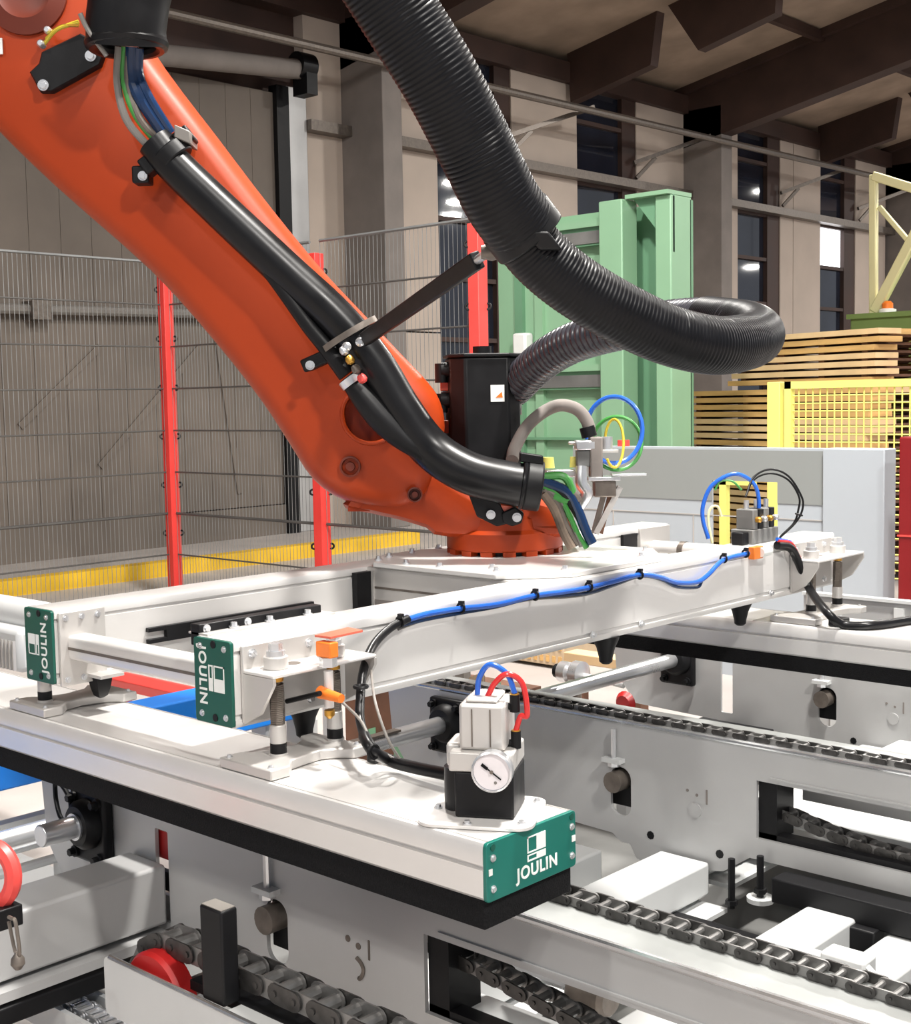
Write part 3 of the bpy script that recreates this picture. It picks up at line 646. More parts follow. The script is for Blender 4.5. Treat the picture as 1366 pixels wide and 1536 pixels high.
MB().lathe(v-X_*.08, X_, [(.02, 0), (.045, .01), (.045, .05), (.03, .06), (.055, .08), (.055, .12), (.03, .13)], 18).build('body', 'steel', t); MB().cyl(v, v+X_*.25-Z_*.02, .012, n=8).build('handle', 'sheet_w', t); MB().cyl(v-X_*.1, v-X_*.06, .03, n=12).build('end', 'black', t); MB().cyl((v.x+.01, v.y, 0), (v.x+.01, v.y, v.z-.04), .02, n=12).build('stand_pipe', 'dark_steel', t)
v = at(1010, 1095, z=.40); t = thing('white_tube', 'thick white tube on feet behind the middle chain', 'tube', (v.x, v.y, 0)); MB().cyl(v-X_*.25, v+X_*.3, .028, n=16).build('tube', 'sheet_w', t, bevel=.01)
for k in (-.2, .25): MB().box(v.x+k-.02, v.x+k+.02, v.y-.02, v.y+.02, .031, .385).build('foot', 'sheet', t)
v = at(945, 1052, y=4.1); t = thing('shut_off_valve', 'small red handled shut off valve below the farthest shaft', 'valve', (v.x, 4.1, 0)); MB().lathe(v-Y_*.02, -Y_, [(.03, 0), (.045, .01), (.03, .03)], 16).build('hand_wheel', 'redm', t); MB().cyl((v.x, 4.1, .031), (v.x, 4.1, v.z+.01), .016, n=10).build('pipe', 'dark_steel', t)
v = at(1220, 1104, z=.2); t = thing('tool_tray', 'tray with blue, white and red tools behind the middle chain', 'tray', v)
MB().box(v.x-.55, v.x+.3, v.y-.1, v.y+.18, .16, .175).build('tray', 'black', t)
for k in (-.5, .24): MB().box(v.x+k, v.x+k+.04, v.y, v.y+.05, 0, .16).build('leg', 'black', t)
for k, m in enumerate(('black', 'greend', 'blue', 'white', 'redd')): MB().box(v.x-.35+k*.11, v.x-.28+k*.11, v.y-.09, v.y+.15, .176, .20).build('tool', m, t, bevel=.003)
v = at(1120, 1085, z=.3); one(MB().box(v.x-.12, v.x+.1, v.y-.03, v.y+.02, .25, .29), 'black_stop', 'black', 'black stop block under the slot of the farthest conveyor', 'block', bevel=.004)

v = at(1300, 900, y=5.05); t = thing('grey_trough', 'light grey trough edge beyond the rear suction bar at the right', 'trough', (v.x, 5.05, 0))
MB().box(v.x-.28, v.x+1.2, 5.05, 5.07, 0, v.z).build('side_sheet', 'sheet', t); MB().box(v.x-.28, v.x+1.2, 5.035, 5.08, v.z, v.z+.012).build('lip', 'sheet_w', t)
for k in (-.15, .12): MB().box(v.x+k, v.x+k+.04, 5.035, 5.05, 0, v.z-.02).build('rib', 'sheet_w', t)

t = thing('cable_loop', 'black cable loop beside the nearest shaft bearing', 'cable', at(95, 1215, y=1.70))
MB().tube([at(82, 1165, y=1.70), at(84, 1200, y=1.69), at(92, 1228, y=1.68), at(103, 1226, y=1.68), at(106, 1205, y=1.69), at(98, 1185, y=1.70), at(88, 1172, y=1.70)], .006, n=8, sub=6).build('cable', 'black', t)
# ================================================================== VACUUM GRIPPER
def logo(parent, org, ux, uy, s, m='white', asp=1.0, e=.0009):
    """outlined square, one half solid, with a bar beneath"""
    org, ux, uy = Vector(org), Vector(ux), Vector(uy); nz = ux.cross(uy); uy = uy*asp
    def r(a, b, c, d, mm=m, h=e): MB().obb(org+ux*(a+c)/2*s+uy*(b+d)/2*s+nz*h/2, ux*(c-a)/2*s, uy*(d-b)/2*s, nz*h/2).build('emblem', mm, parent)
    r(0, .34, .055, 1); r(0, .945, 1, 1); r(.50, .34, 1, .945); r(.055, .34, .5, .39)
    r(0, .0, 1, .06); r(0, .06, .055, .27); r(.5, .06, 1, .27); r(.055, .22, .5, .27)
def bar_section(y0, y1, z0, z1):
    h = [(0.006, z0), (0, z0+.006), (0, z0+.049), (.007, z0+.050), (.007, z0+.056), (0, z0+.057), (0, z1-.010), (.004, z1-.0015), (.009, z1), (.0095, z1-.006), (.0135, z1-.006), (.014, z1-.0004)]
    return [(y0+a, z) for a, z in h]+[(y1-a, z) for a, z in reversed(h)]
def vac_bar(x0, x1, y0, label):
    y1 = y0+.226
    t = thing('suction_bar', label, 'suction bar', ((x0+x1)/2, (y0+y1)/2, .683), 'twin suction bars of the gripper')
    MB().prism([(x0, y, z) for y, z in bar_section(y0, y1, .730, .823)], (x1-x0, 0, 0)).build('profile', 'alu', t)
    MB().box(x0+.002, x1-.001, y0+.004, y1-.004, .683, .7298).build('foam_pad', 'foam', t, bevel=.003)
    ep = MB().plate(rr(y0+.001, y1-.001, .7285, .8225, .007, 3), [], lambda a, b: Vector((x1, a, b)), (.007, 0, 0)).build('end_plate', 'teal', t, bevel=.001)
    for yy in (y0+.016, y1-.012):
        for zz in (.748, .797): bolt((x1+.007, yy, zz), X_, .0042, .004, 'steel', ep, n=12)
        MB().cyl((x1+.0068, yy, .814), (x1+.0085, yy, .814), .0055, n=12).build('screw_recess', 'teald', ep)
        MB().box(x1+.0068, x1+.0082, yy-.010 if yy < y0+.1 else yy-.0, yy-.002 if yy < y0+.1 else yy+.009, .771, .781).build('slot_mark', 'white', ep)
    return t, ep
nb, nep = vac_bar(-3.36, -1.329, 1.489, 'front suction bar with the teal lettered end plate')
fb, fep = vac_bar(-3.36, .25, 3.53, 'rear suction bar under the far end of the beams')
XE = -1.322
txt('JOULIN', .0285, (XE+.0002, 1.613, .7525), Y_, Z_, 'white', nep, off=.0006)
logo(nep, (XE, 1.588, .768), Y_, Z_, .046, asp=.88)
def mount(t, x, ys, zt, base_y0, base_y1, flip=1):
    """saddle shaped foot and two spring rods"""
    ym = (ys[0]+ys[1])/2
    o = [(x-.075, base_y0), (x+.075, base_y0), (x+.075, base_y0+.045), (x+.045, base_y0+.075), (x+.036, ym), (x+.05, base_y1-.06), (x+.078, base_y1-.035), (x+.078, base_y1), (x-.078, base_y1), (x-.078, base_y1-.035), (x-.05, base_y1-.06), (x-.036, ym), (x-.045, base_y0+.075), (x-.075, base_y0+.045)]
    MB().prism([(a, b, .8235) for a, b in o], (0, 0, .020)).build('saddle', 'alu_side', t, bevel=.003)
    for y in ys:
        r = MB().cyl((x, y, .8435), (x, y, zt), .0085, n=14).build('spring_rod', 'dark_steel', t)
        b = MB()
        P = [Vector((x+.0128*math.cos(k*.9), y+.0128*math.sin(k*.9), .90+(zt-.02-.90)*k/160)) for k in range(161)]
        b.tube(P, .0022, n=5, sub=1); b.build('coil_spring', 'dark_steel', r)
        MB().cyl((x, y, .866), (x, y, .902), .0155, n=20).build('collar', 'alu_side', r, bevel=.002)
        MB().cyl((x, y, .848), (x, y, .866), .0158, n=20).build('rubber_ring', 'black', r)
        MB().cyl((x, y, .8435), (x, y, .848), .018, n=20).build('foot_ring', 'alu_side', r)
        MB().cyl((x, y, zt-.016), (x, y, zt-.006), .0135, n=12).build('brass_bush', 'brass', r)
    for a, b in ((x-.06, base_y0+.012), (x+.06, base_y0+.012), (x+.06, base_y1-.012)): bolt((a, b, .8435), Z_, .004, .005, 'steel', t, n=10)
ZS = 1.000
mount(nb, -1.918, (1.579, 1.722), ZS, 1.498, 1.735)
mount(nb, -2.690, (1.545, 1.690), .905, 1.498, 1.735)
mount(fb, -1.918, (3.66, 3.83), ZS, 3.545, 3.87)
# ------------------------------------------------------------------ frame
g = thing('gripper_frame', 'aluminium gripper frame of two long beams hanging under the orange robot flange', 'gripper', (-2.34, 2.7, 1.062))
def beam_section(x0, x1):
    h = [(0.002, .898), (0, .901), (0, .912), (.005, .914), (.005, .921), (.001, .923), (.001, 1.034), (.005, 1.036), (.005, 1.041), (0, 1.043), (0, 1.056), (.002, 1.060), (.007, 1.062)]
    return [(x0+a, z) for a, z in h]+[(x1-a, z) for a, z in reversed(h)]
XF0, XF1, XB0, XB1, YE, YR = -2.080, -1.965, -2.705, -2.590, 1.518, 3.90
MB().prism([(x, YE, z) for x, z in beam_section(XF0, XF1)], (0, YR-YE, 0)).build('beam', 'alu', g)['label'] = 'front long aluminium beam'
MB().prism([(x, YE, z) for x, z in beam_section(XB0, XB1)], (0, YR-YE, 0)).build('beam', 'alu', g)['label'] = 'rear long aluminium beam'
def end_plate(x0, x1, y, down, name):
    ep = MB().plate(rr(x0+.001, x1-.001, .899, 1.061, .006, 3), [], lambda a, b: Vector((a, y-.007, b)), (0, .007, 0)).build('end_plate', 'teald', g, bevel=.001)
    ep['label'] = name
    for a in (x0+.022, x1-.020):
        for z in (.916, 1.046): bolt((a, y-.007, z), -Y_, .0045, .004, 'steel', ep, n=12)
    for z in (.912, 1.052): MB().cyl((.5*(x0+x1)+.005, y-.0072, z), (.5*(x0+x1)+.005, y-.0085, z), .0075, n=14).build('plug', 'black', ep)
    yy = y-.0072
    if down:
        txt('JOULIN', .0315, (x0+.027, yy, .990), -Z_, X_, 'white', ep, off=.0006)
        logo(ep, (x0+.046, yy, 1.012), -Z_, X_, .050, asp=.95)
    else:
        txt('JOULIN', .0315, (x1-.034, yy, .977), Z_, -X_, 'white', ep, off=.0006)
        logo(ep, (x1-.056, yy, .958), Z_, -X_, .046, asp=.95)
    return ep
end_plate(XF0, XF1, YE, True, 'dark green end plate, lettering reading downwards')
end_plate(XB0, XB1, YE, False, 'dark green end plate, lettering reading upwards')
# near side plate of rear beam with bolts
sp = MB().box(XB1, XB1+.008, 1.525, 1.640, .893, 1.056).build('side_plate', 'alu_side', g, bevel=.002)
for y in (1.54, 1.58, 1.62):
    for z in (.907, 1.043): bolt((XB1+.008, y, z), X_, .005, .006, 'steel', sp, n=10)
# near cross tube
ct = MB().prism([(XB1+.008, y, z) for y, z in rr(1.545, 1.60, .950, 1.004, .010, 3)], (XF0-XB1-.008, 0, 0)).build('cross_tube', 'alu', g)
MB().box(XB1+.008, XF0, 1.5435, 1.546, .973, .979).build('slot', 'dark_steel', ct)
# middle cross profiles and adapter plate
for y in (2.455, 3.06):
    c = MB().box(XB1, XF0, y, y+.08, .925, 1.0618).build('cross_profile', 'alu_side', g, bevel=.004)
    MB().box(XB1+.03, XF0-.01, y-.0012, y+.002, 1.004, 1.010).build('slot', 'dark_steel', c)
    MB().box(XB1+.03, XB1+.25, y-.0012, y+.002, .935, .975).build('recess', 'col', c)
    MB().box(XB1+.001, XB1+.02, y-.055, y-.004, .925, 1.050).build('dark_gap', 'black', g)  # black box stands in for the dark gap beside the profile
    MB().box(XB1+.001, XB1+.028, y-.004, y+.004, .92, 1.052).build('connector', 'alu_side', g)
ad = MB().prism([(-2.66, 2.58, 1.0625), (-2.55, 2.44, 1.0625), (-2.12, 2.44, 1.0625), (-1.99, 2.58, 1.0625), (-1.99, 2.97, 1.0625), (-2.12, 3.12, 1.0625), (-2.55, 3.12, 1.0625), (-2.66, 2.97, 1.0625)], (0, 0, .014)).build('adapter_plate', 'alu', g, bevel=.003)
for a, b in ((-2.60, 2.55), (-2.57, 2.48), (-2.45, 2.465), (-2.33, 2.465), (-2.15, 2.48), (-2.03, 2.6), (-2.03, 2.93), (-2.1, 3.05), (-2.62, 2.66), (-2.63, 2.78), (-2.63, 2.9), (-2.2, 2.52)): bolt((a, b, 1.0765), Z_, .007, .012, 'steel', ad)
# far end of rear beam, far cross tube
MB().box(XB1, XB1+.01, 3.72, 3.9, .90, 1.058).build('side_plate', 'alu_side', g, bevel=.002)
MB().box(XB1+.001, XB1+.012, 3.62, 3.70, .91, 1.045).build('dark_gap', 'black', g)  # black box in place of the dark gap near the far end
ct = MB().cyl((XB1, 3.80, .985), (XF0, 3.80, .985), .027, n=20).build('cross_tube', 'alu', g)
for s in (-.45, -.12): MB().cyl((XB1+.12+s*0+(.0 if s < -.3 else .02), 3.80, .985), (XB1+.14, 3.80, .985), .030, n=16).build('tube_ring', 'dark_steel', ct)
# slotted black rails
b = MB(); b.box(XB1, XB1+.012, 1.80, 2.255, .955, .992); b.box(XB1, XB1+.012, 1.75, 1.80, .982, .992); b.box(XB1, XB1+.012, 1.75, 1.80, .955, .965)
b.build('slotted_rail', 'black', g, bevel=.001)
rl = MB().box(XF0-.024, XF0+.004, 1.523, 1.835, 1.040, 1.082).build('black_rail', 'black', g, bevel=.002)
MB().box(XF0-.03, XF0+.03, 1.523, 1.85, 1.0622, 1.066).build('rail_foot', 'alu_side', g)
for y in (1.60, 1.69, 1.79): bolt((XF0+.012, y, 1.066), Z_, .007, .012, 'steel', rl)
for y in (1.54, 1.64): bolt((XF0+.004, y, 1.072), X_, .006, .006, 'steel', rl, n=10)
# spring brackets with shelves
def bracket(y0, y1, ys):
    pl = MB().box(XF1, XF1+.008, y0, y1-.05, .905, 1.052).build('bracket_plate', 'alu_side', g, bevel=.002)
    sh = MB().box(XF1+.008, XF1+.094, y0, y1, ZS, ZS+.008).build('bracket_shelf', 'alu', g, bevel=.003)
    for y in (y0, y1-.007):
        MB().prism([(XF1+.008, y, ZS), (XF1+.094, y, ZS), (XF1+.094, y, ZS-.012), (XF1+.055, y, ZS-.07), (XF1+.008, y, ZS-.095)], (0, .007, 0)).build('gusset', 'alu_side', sh)
    for y in (y0+.022, y1-.10):
        for z in (.925, 1.035): bolt((XF1+.008, y, z), X_, .0065, .008, 'steel', pl, n=10)
    for y in ys:
        MB().cyl((-1.918, y, ZS+.008), (-1.918, y, ZS+.032), .0235, n=24).build('spacer', 'alu_side', sh, bevel=.002)
        MB().cyl((-1.918, y, ZS+.032), (-1.918, y, ZS+.042), .0175, n=20).build('washer', 'steel', sh)
        MB().cyl((-1.918, y, ZS+.042), (-1.918, y, ZS+.056), .0135, n=6).build('nut', 'steel', sh)
    MB().cyl((-1.930, (ys[0]+ys[1])/2-.02, ZS+.0078), (-1.930, (ys[0]+ys[1])/2-.02, ZS+.0088), .015, n=18).build('hole', 'dark_steel', sh)
    return sh
sh1 = bracket(1.532, 1.795, (1.579, 1.722)); sh2 = bracket(3.615, 3.915, (3.66, 3.83))
# sensor flag on the near bracket
fx, fy = -1.925, 1.69
fq = at(508, 951, z=1.062); fx, fy = fq.x, fq.y
MB().prism([(fx-.012, fy-.050, 1.062), (fx+.028, fy-.046, 1.062), (fx+.022, fy+.042, 1.062), (fx-.026, fy+.048, 1.062)], (0, 0, .004)).build('sensor_flag', 'salmon', g)
v = at(492, 970, y=1.652); s = MB().box(v.x-.022, v.x+.018, 1.64, 1.662, ZS+.026, ZS+.055).build('sensor_target', 'oj', g, bevel=.002)
MB().cyl((v.x, 1.651, ZS+.008), (v.x, 1.651, ZS+.026), .017, n=6).build('sensor_nut', 'steel', g)
MB().cyl((v.x, 1.651, .93), (v.x, 1.651, ZS), .009, n=14).build('sensor_body', 'alu', g); MB().lathe((v.x, 1.651, .925), -Z_, [(.010, 0), (.010, .01), (.004, .016)], 12).build('sensor_tip', 'brass', g)
a = at(480, 1038, y=1.64); c = at(512, 1048, y=1.64); MB().tube([a, a*.6+c*.4, c], lambda t: .0125-.004*t, n=12).build('sensor_plug', 'oj', g)
MB().cyl(at(430, 1052, y=1.62), at(480, 1040, y=1.62), .005, n=8).build('sensor_stem', 'black', g)
# cone stops below beams
def cone(p, s=1.0):
    MB().lathe(p, -Z_, [(.036*s, 0), (.034*s, .008), (.024*s, .03), (.018*s, .055), (.017*s, .066), (.010*s, .072)], 20).build('rubber_cone', 'black', g)
cone((XF1-.03, 2.72, .898), 1.0); cone((XF0+.05, 1.74, .898)); cone((XF0+.06, 3.42, .898))
v = at(150, 1012, z=.905); MB().lathe((v.x, v.y, .905), -Z_, [(.026, 0), (.028, .004), (.022, .03), (.016, .046), (.006, .052)], 4).build('rubber_cone', 'black', g)
MB().box(v.x-.06, v.x+.05, v.y-.03, v.y+.03, .905, .912).build('cone_plate', 'alu_side', g)
for px in (888, 960, 1155):
    v = at(px, 944 if px == 888 else (927 if px == 960 else 884), x=XF1); bolt((XF1+.001, v.y, .9175), X_, .006, .010, 'steel', g, n=8)
# ------------------------------------------------------------------ vacuum control unit with gauge
c0 = at(733, 1216, z=.829); c0.z = 0
rot = Matrix.Rotation(math.radians(-13), 3, 'Z')
U = rot @ Vector((RIGHT.x, RIGHT.y, 0)).normalized(); N = rot @ Vector((-FWD.x, -FWD.y, 0)).normalized()   # right / towards viewer
def lp(u, n, z): return Vector((c0.x, c0.y, 0))+U*u+N*n+Z_*z
t = thing('vacuum_unit', 'aluminium vacuum control unit with round gauge on the front suction bar', 'vacuum unit', lp(0, 0, .8235))
def lbox(u0, u1, n0, n1, z0, z1, name, m, par=t, bev=.004):
    return MB().obb(lp((u0+u1)/2, (n0+n1)/2, (z0+z1)/2), U*(u1-u0)/2, N*(n1-n0)/2, Z_*(z1-z0)/2).build(name, m, par, bevel=bev)
MB().prism([lp(a, b, .8235) for a, b in rr(-.105, .085, -.09, .085, .03, 4)], (0, 0, .006)).build('base_plate', 'alu', t, bevel=.001)
for a, b in ((.065, .06), (-.02, .075), (.07, -.06), (-.085, 0)): bolt(lp(a, b, .8295), Z_, .0048, .006, 'steel', t, n=12)
lbox(-.047, .050, -.06, .045, .8295, .905, 'suction_housing', 'black', t, .004)
MB().cyl(lp(-.050, -.01, .83), lp(-.050, -.01, .90), .026, n=20).build('silencer', 'blackg', t)
lbox(-.056, .050, -.062, .047, .905, .938, 'valve_body', 'alu_side', t, .004)
lbox(-.066, -.04, -.05, .02, .905, .945, 'valve_ear', 'alu_side', t, .006)
lbox(-.040, .036, -.055, .036, .938, 1.014, 'upper_body', 'alu_side', t, .006)
for u in (-.018, .012): lbox(u-.001, u+.001, .036, .0375, .945, 1.006, 'seam', 'dark_steel', t, 0)
lbox(-.030, .022, -.047, .028, 1.014, 1.022, 'cap', 'alu_side', t, .006)
gc = lp(.020, .047, .914)
ga = MB().lathe(gc, N, [(.031, 0), (.033, .006), (.033, .024), (.030, .026), (.0295, .022)], 36).build('gauge', 'steel', t)
MB().cyl(gc+N*.0222, gc+N*.0228, .029, n=32).build('dial', 'gauge', ga)
d = (U*.8-Z_*.6).normalized(); MB().bar(gc+N*.024-d*.020, gc+N*.024+d*.019, .0022, .001, N).build('needle', 'black', ga)
MB().cyl(gc+N*.0234, gc+N*.0255, .003, n=12).build('hub', 'dark_steel', ga); MB().bar(gc+N*.024-d*.020, gc+N*.024-d*.008, .005, .001, N).build('needle_tail', 'black', ga)
q = lp(.026, .047, .897); MB().cyl(q+N*-.0005+N*.0235, q+N*.0238, .0025, n=10).build('zero_mark', 'tgrey', ga)
dU = .95
f1 = lp(.046, .0, 1.012); f2 = lp(.047, .0, .952)
for f in (f1, f2):
    MB().cyl(f-Z_*.016, f+Z_*.012, .0085, n=14).build('push_fitting', 'black', t); MB().cyl(f+Z_*.012, f+Z_*.014, .0075, n=14).build('fitting_ring', 'brass', t)
    MB().cyl(f-U*.014-Z_*.008, f-Z_*.008, .006, n=10).build('fitting_elbow', 'black', t)
k0 = lp(-.016, 0, 1.020); k1 = lp(.002, .004, 1.020)
MB().tube([k0, k0+Z_*.03+U*.004, k0+Z_*.052+U*.022, f1+Z_*.045-U*.012, f1+Z_*.014], .0046, n=10, sub=8).build('blue_air_tube', 'tblue', t)
MB().tube([k1, k1+Z_*.022+U*.012, k1+Z_*.038+U*.033, f1+Z_*.030+U*.013, f1+U*.020-Z_*.02, f2+U*.008+Z_*.036, f2+Z_*.012], .0048, n=10, sub=8).build('red_air_tube', 'tred', t)
# ------------------------------------------------------------------ blue tubes tied along the front beam
def bm(px, py, o=.012): return at(px, py, x=XF1+o)
t = thing('tube_bundle', 'bundle of blue air tubes tied along the front aluminium beam', 'tubes', bm(800, 895))
ts = [(597, 934), (640, 921), (690, 913), (745, 907), (800, 894), (850, 887), (885, 881), (920, 872), (960, 862), (990, 866), (1015, 874), (1045, 873), (1062, 862), (1085, 840), (1122, 830)]
MB().tube([bm(a, b) for a, b in ts], .0065, n=10, sub=5).build('blue_air_tube', 'tblue', t)
MB().tube([bm(a, b+5+3*math.sin(i*1.3), .008) for i, (a, b) in enumerate(ts[:12])]+[bm(1052, 873, .008)], .0045, n=8, sub=5).build('blue_air_tube', 'tnavy', t)
MB().tube([bm(a, b+6+4*math.cos(i*1.1), .006) for i, (a, b) in enumerate(ts[:11])], .003, n=8, sub=5).build('dark_cable', 'tgrey', t)
for a, b in ((600, 932), (691, 912), (802, 893), (883, 880), (959, 862), (1085, 838), (1118, 830)):
    p = bm(a, b); MB().torus(p, Y_, .0105, .003, 14, 6).build('cable_tie', 'black', t); MB().box(p.x-.004, p.x+.008, p.y-.004, p.y+.004, p.z+.006, p.z+.016).build('tie_head', 'black', t)
t = thing('black_cable', 'black sleeved cable dropping from the front beam to the gauge unit', 'cable', bm(545, 1020))
pth = [bm(612, 928), bm(585, 942), bm(560, 968, .03), bm(545, 1005, .075), bm(540, 1050, .12), at(541, 1085, x=-1.80), at(556, 1122, x=-1.72), at(585, 1141, z=.845), at(625, 1152, z=.845), at(680, 1163, z=.85)]
MB().tube(pth, lambda u: .009 if u < .6 else .0115, n=12, sub=8).build('sleeve', 'blackg', t)
MB().tube([bm(505, 1046, .10), at(540, 1080, x=-1.78), at(560, 1118, x=-1.73), at(590, 1138, z=.85)], .0028, n=8, sub=8).build('sensor_lead', 'tgrey', t)
MB().tube([bm(556, 1000, .07), at(562, 1050, x=-1.76), at(580, 1105, x=-1.70), at(600, 1140, z=.85)], .0028, n=8, sub=8).build('sensor_lead', 'tgrey', t)
for a, b in ((541, 1030), (560, 1128)): MB().torus(at(a, b, x=-1.84 if b < 1100 else -1.71), Z_ if b < 1100 else X_, .0125, .0035, 16, 6).build('cable_tie', 'black', t)
v = at(566, 1138, z=.83); MB().box(v.x-.016, v.x+.008, v.y-.014, v.y+.014, .8235, .842).build('cable_clip', 'black', t, bevel=.003)
t = thing('black_cable', 'black cable drooping from the far end of the front beam onto the rear suction bar', 'cable', bm(1190, 830))
pth = [bm(1165, 818), bm(1185, 822, .02), bm(1198, 845, .03), bm(1215, 885, .06), at(1240, 918, x=-1.80), at(1265, 937, z=.836), at(1310, 938, z=.836), at(1366, 930, z=.836), at(1420, 922, z=.836)]
MB().tube(pth, .013, n=12, sub=8).build('sleeve', 'blackg', t); MB().tube([p+Z_*.014+X_*.004 for p in pth[:3]], .0045, n=8).build('red_wire', 'tred', t); MB().tube([p+Z_*.018 for p in pth[:2]], .006, n=8).build('blue_wire', 'tblue', t)
v = at(1258, 936, z=.83); MB().box(v.x-.025, v.x+.025, v.y-.02, v.y+.02, .8235, .85).build('cable_clip', 'black', t, bevel=.004)
# ------------------------------------------------------------------ valve island on the beam
yv = at(1098, 812, z=1.062).y; xv = -2.03
dv = (Vector((xv, yv, 1.1))-CAM).dot(FWD)
t = thing('valve_block', 'dark valve block with fittings and looped tubes on the front beam', 'valve', (xv, yv, 1.062))
def vd(px, py, d=0): return dep(px, py, dv+d)
MB().box(xv-.045, xv+.03, yv-.05, yv+.10, 1.062, 1.105).build('base', 'bed', t, bevel=.003)
for k in range(4): MB().box(xv-.03, xv+.028, yv-.045+k*.033, yv-.018+k*.033, 1.105, 1.165).build('valve', 'black' if k % 2 else 'bed', t, bevel=.003)
for k in range(4): MB().lathe((xv+.03, yv-.03+k*.033, 1.135), X_, [(.009, 0), (.009, .012), (.006, .016)], 10).build('fitting', 'steel' if k % 2 else 'brass', t)
MB().box(xv-.02, xv+.02, yv-.09, yv-.055, 1.062, 1.10).build('plug', 'black', t, bevel=.004)
for k in range(3): MB().cyl((xv-.01+.01*k, yv-.02+.04*k, 1.165), (xv-.01+.01*k, yv-.02+.04*k, 1.19), .008, n=10).build('knob', 'steel', t)
MB().tube([vd(1122, 822), vd(1131, 795), vd(1138, 760), vd(1133, 730), vd(1115, 714), vd(1095, 712), vd(1068, 728), vd(1055, 755), vd(1054, 780), vd(1062, 808)], .0062, n=10, sub=7).build('blue_air_tube', 'tblue', t)
MB().tube([vd(1112, 735), vd(1098, 722), vd(1080, 722), vd(1072, 735)], .0035, n=8).build('green_air_tube', 'tgreen', t)
MB().tube([vd(1068, 815), vd(1062, 780), vd(1066, 762), vd(1076, 760), vd(1082, 775)], .004, n=8).build('white_air_tube', 'cream', t)
for k, dd in enumerate((0, .02)):
    MB().tube([vd(1118, 745, -.03), vd(1130, 716+4*k, dd), vd(1155, 704+6*k, dd), vd(1182, 714+6*k, dd), vd(1202-4*k, 745, dd), vd(1203-6*k, 765, dd), vd(1192-2*k, 785, dd), vd(1168, 808, dd), vd(1163+10*k, 818, dd)], .0032, n=8, sub=6).build('black_cable', 'black', t)
MB().torus(vd(1198, 772), vd(1203, 760)-vd(1195, 785), .010, .003, 12, 6).build('cable_tie', 'black', t)
MB().box(XF1, XF1+.02, at(1130, 828, x=XF1).y-.03, at(1130, 828, x=XF1).y+.02, 1.03, 1.066).build('orange_tag', 'oj', t, bevel=.002)
MB().cyl(bm(1140, 829, .02), bm(1153, 826, .02), .014, n=14).build('white_label', 'white', t)
# ================================================================== ROBOT
FC = at(757, 826, z=1.077)                         # centre of the mounting flange
NV = Vector((FWD.x, FWD.y, 0)).normalized()        # into the picture
RU = Vector((RIGHT.x, RIGHT.y, 0)).normalized()
def rp(px, py, s=0.0):
    """point of the robot's vertical working plane, s metres behind it"""
    d = ray(px, py); t_ = ((FC-CAM).dot(NV)+s)/d.dot(NV); return CAM+d*t_
def inset(poly, d):
    n = len(poly); A = sum(poly[i][0]*poly[(i+1) % n][1]-poly[(i+1) % n][0]*poly[i][1] for i in range(n)); sg = 1 if A > 0 else -1
    o = []
    for i in range(n):
        p0, p1, p2 = Vector(poly[i-1]), Vector(poly[i]), Vector(poly[(i+1) % n])
        e1, e2 = (p1-p0).normalized(), (p2-p1).normalized()
        n1, n2 = Vector((-e1.y, e1.x))*sg, Vector((-e2.y, e2.x))*sg
        b = (n1+n2); b = b.normalized() if b.length > 1e-6 else n1
        o.append(tuple(p1+b*(d/max(b.dot(n1), .5))))
    return o
def pl2(px, py, s=0): p = rp(px, py, s)-FC; return (p.dot(RU), p.z)          # 2D coordinates in the plane
def w3(a, b, s): return FC+RU*a+Z_*b+NV*s
def smooth2(poly, sub=4):
    P = [Vector((*p, 0)) for p in poly]; n = len(P); o = []
    for i in range(n):
        p0, p1, p2, p3 = P[i-1], P[i], P[(i+1) % n], P[(i+2) % n]
        for k in range(sub):
            t = k/sub; q = 0.5*((2*p1)+(p2-p0)*t+(2*p0-5*p1+4*p2-p3)*t*t+(3*p1-p0-3*p2+p3)*t**3); o.append((q.x, q.y))
    return o
def casting(poly, rings, holes=None):
    """rings: [(inset, s)], front cap first; holes cut in the front cap: [(loop2d, depth)]"""
    b = MB(); n = len(poly); loops = [[w3(*p, s) for p in (inset(poly, d) if d else poly)] for d, s in rings]
    vs = [v for l in loops for v in l]
    fs = [(i*n+k, i*n+(k+1) % n, (i+1)*n+(k+1) % n, (i+1)*n+k) for i in range(len(rings)-1) for k in range(n)]
    b.add(vs, fs)
    f2 = inset(poly, rings[0][0]) if rings[0][0] else poly
    bm = bmesh.new(); es = []
    for lp_ in [f2]+[h for h, _ in (holes or [])]:
        q = [bm.verts.new((a, c, 0)) for a, c in lp_]
        for i in range(len(q)): es.append(bm.edges.new((q[i], q[(i+1) % len(q)])))
    bmesh.ops.triangle_fill(bm, use_beauty=True, edges=es); bm.verts.index_update()
    b.add([w3(v.co.x, v.co.y, rings[0][1]) for v in bm.verts], [[v.index for v in f.verts] for f in bm.faces]); bm.free()
    b.add(loops[-1], [tuple(range(n))])
    for h, dp in (holes or []):
        m = len(h); b.add([w3(*p, rings[0][1]) for p in h]+[w3(*p, rings[0][1]+dp) for p in h], [(k, (k+1) % m, m+(k+1) % m, m+k) for k in range(m)]+[tuple(range(m, 2*m))])
    return b
rob = thing('robot_arm', 'orange industrial robot arm reaching down from the upper left', 'robot', FC)
SF, SB = -.17, .15
arm = [(-120, 60), (0, 190), (100, 288), (240, 412), (330, 512), (398, 598), (440, 662), (476, 716), (520, 746), (570, 756), (612, 756), (640, 738), (652, 712), (660, 680), (667, 640), (660, 602), (640, 572), (600, 530), (540, 466), (480, 402), (400, 305), (320, 200), (238, 92), (180, 0), (130, -80), (-120, -80)]
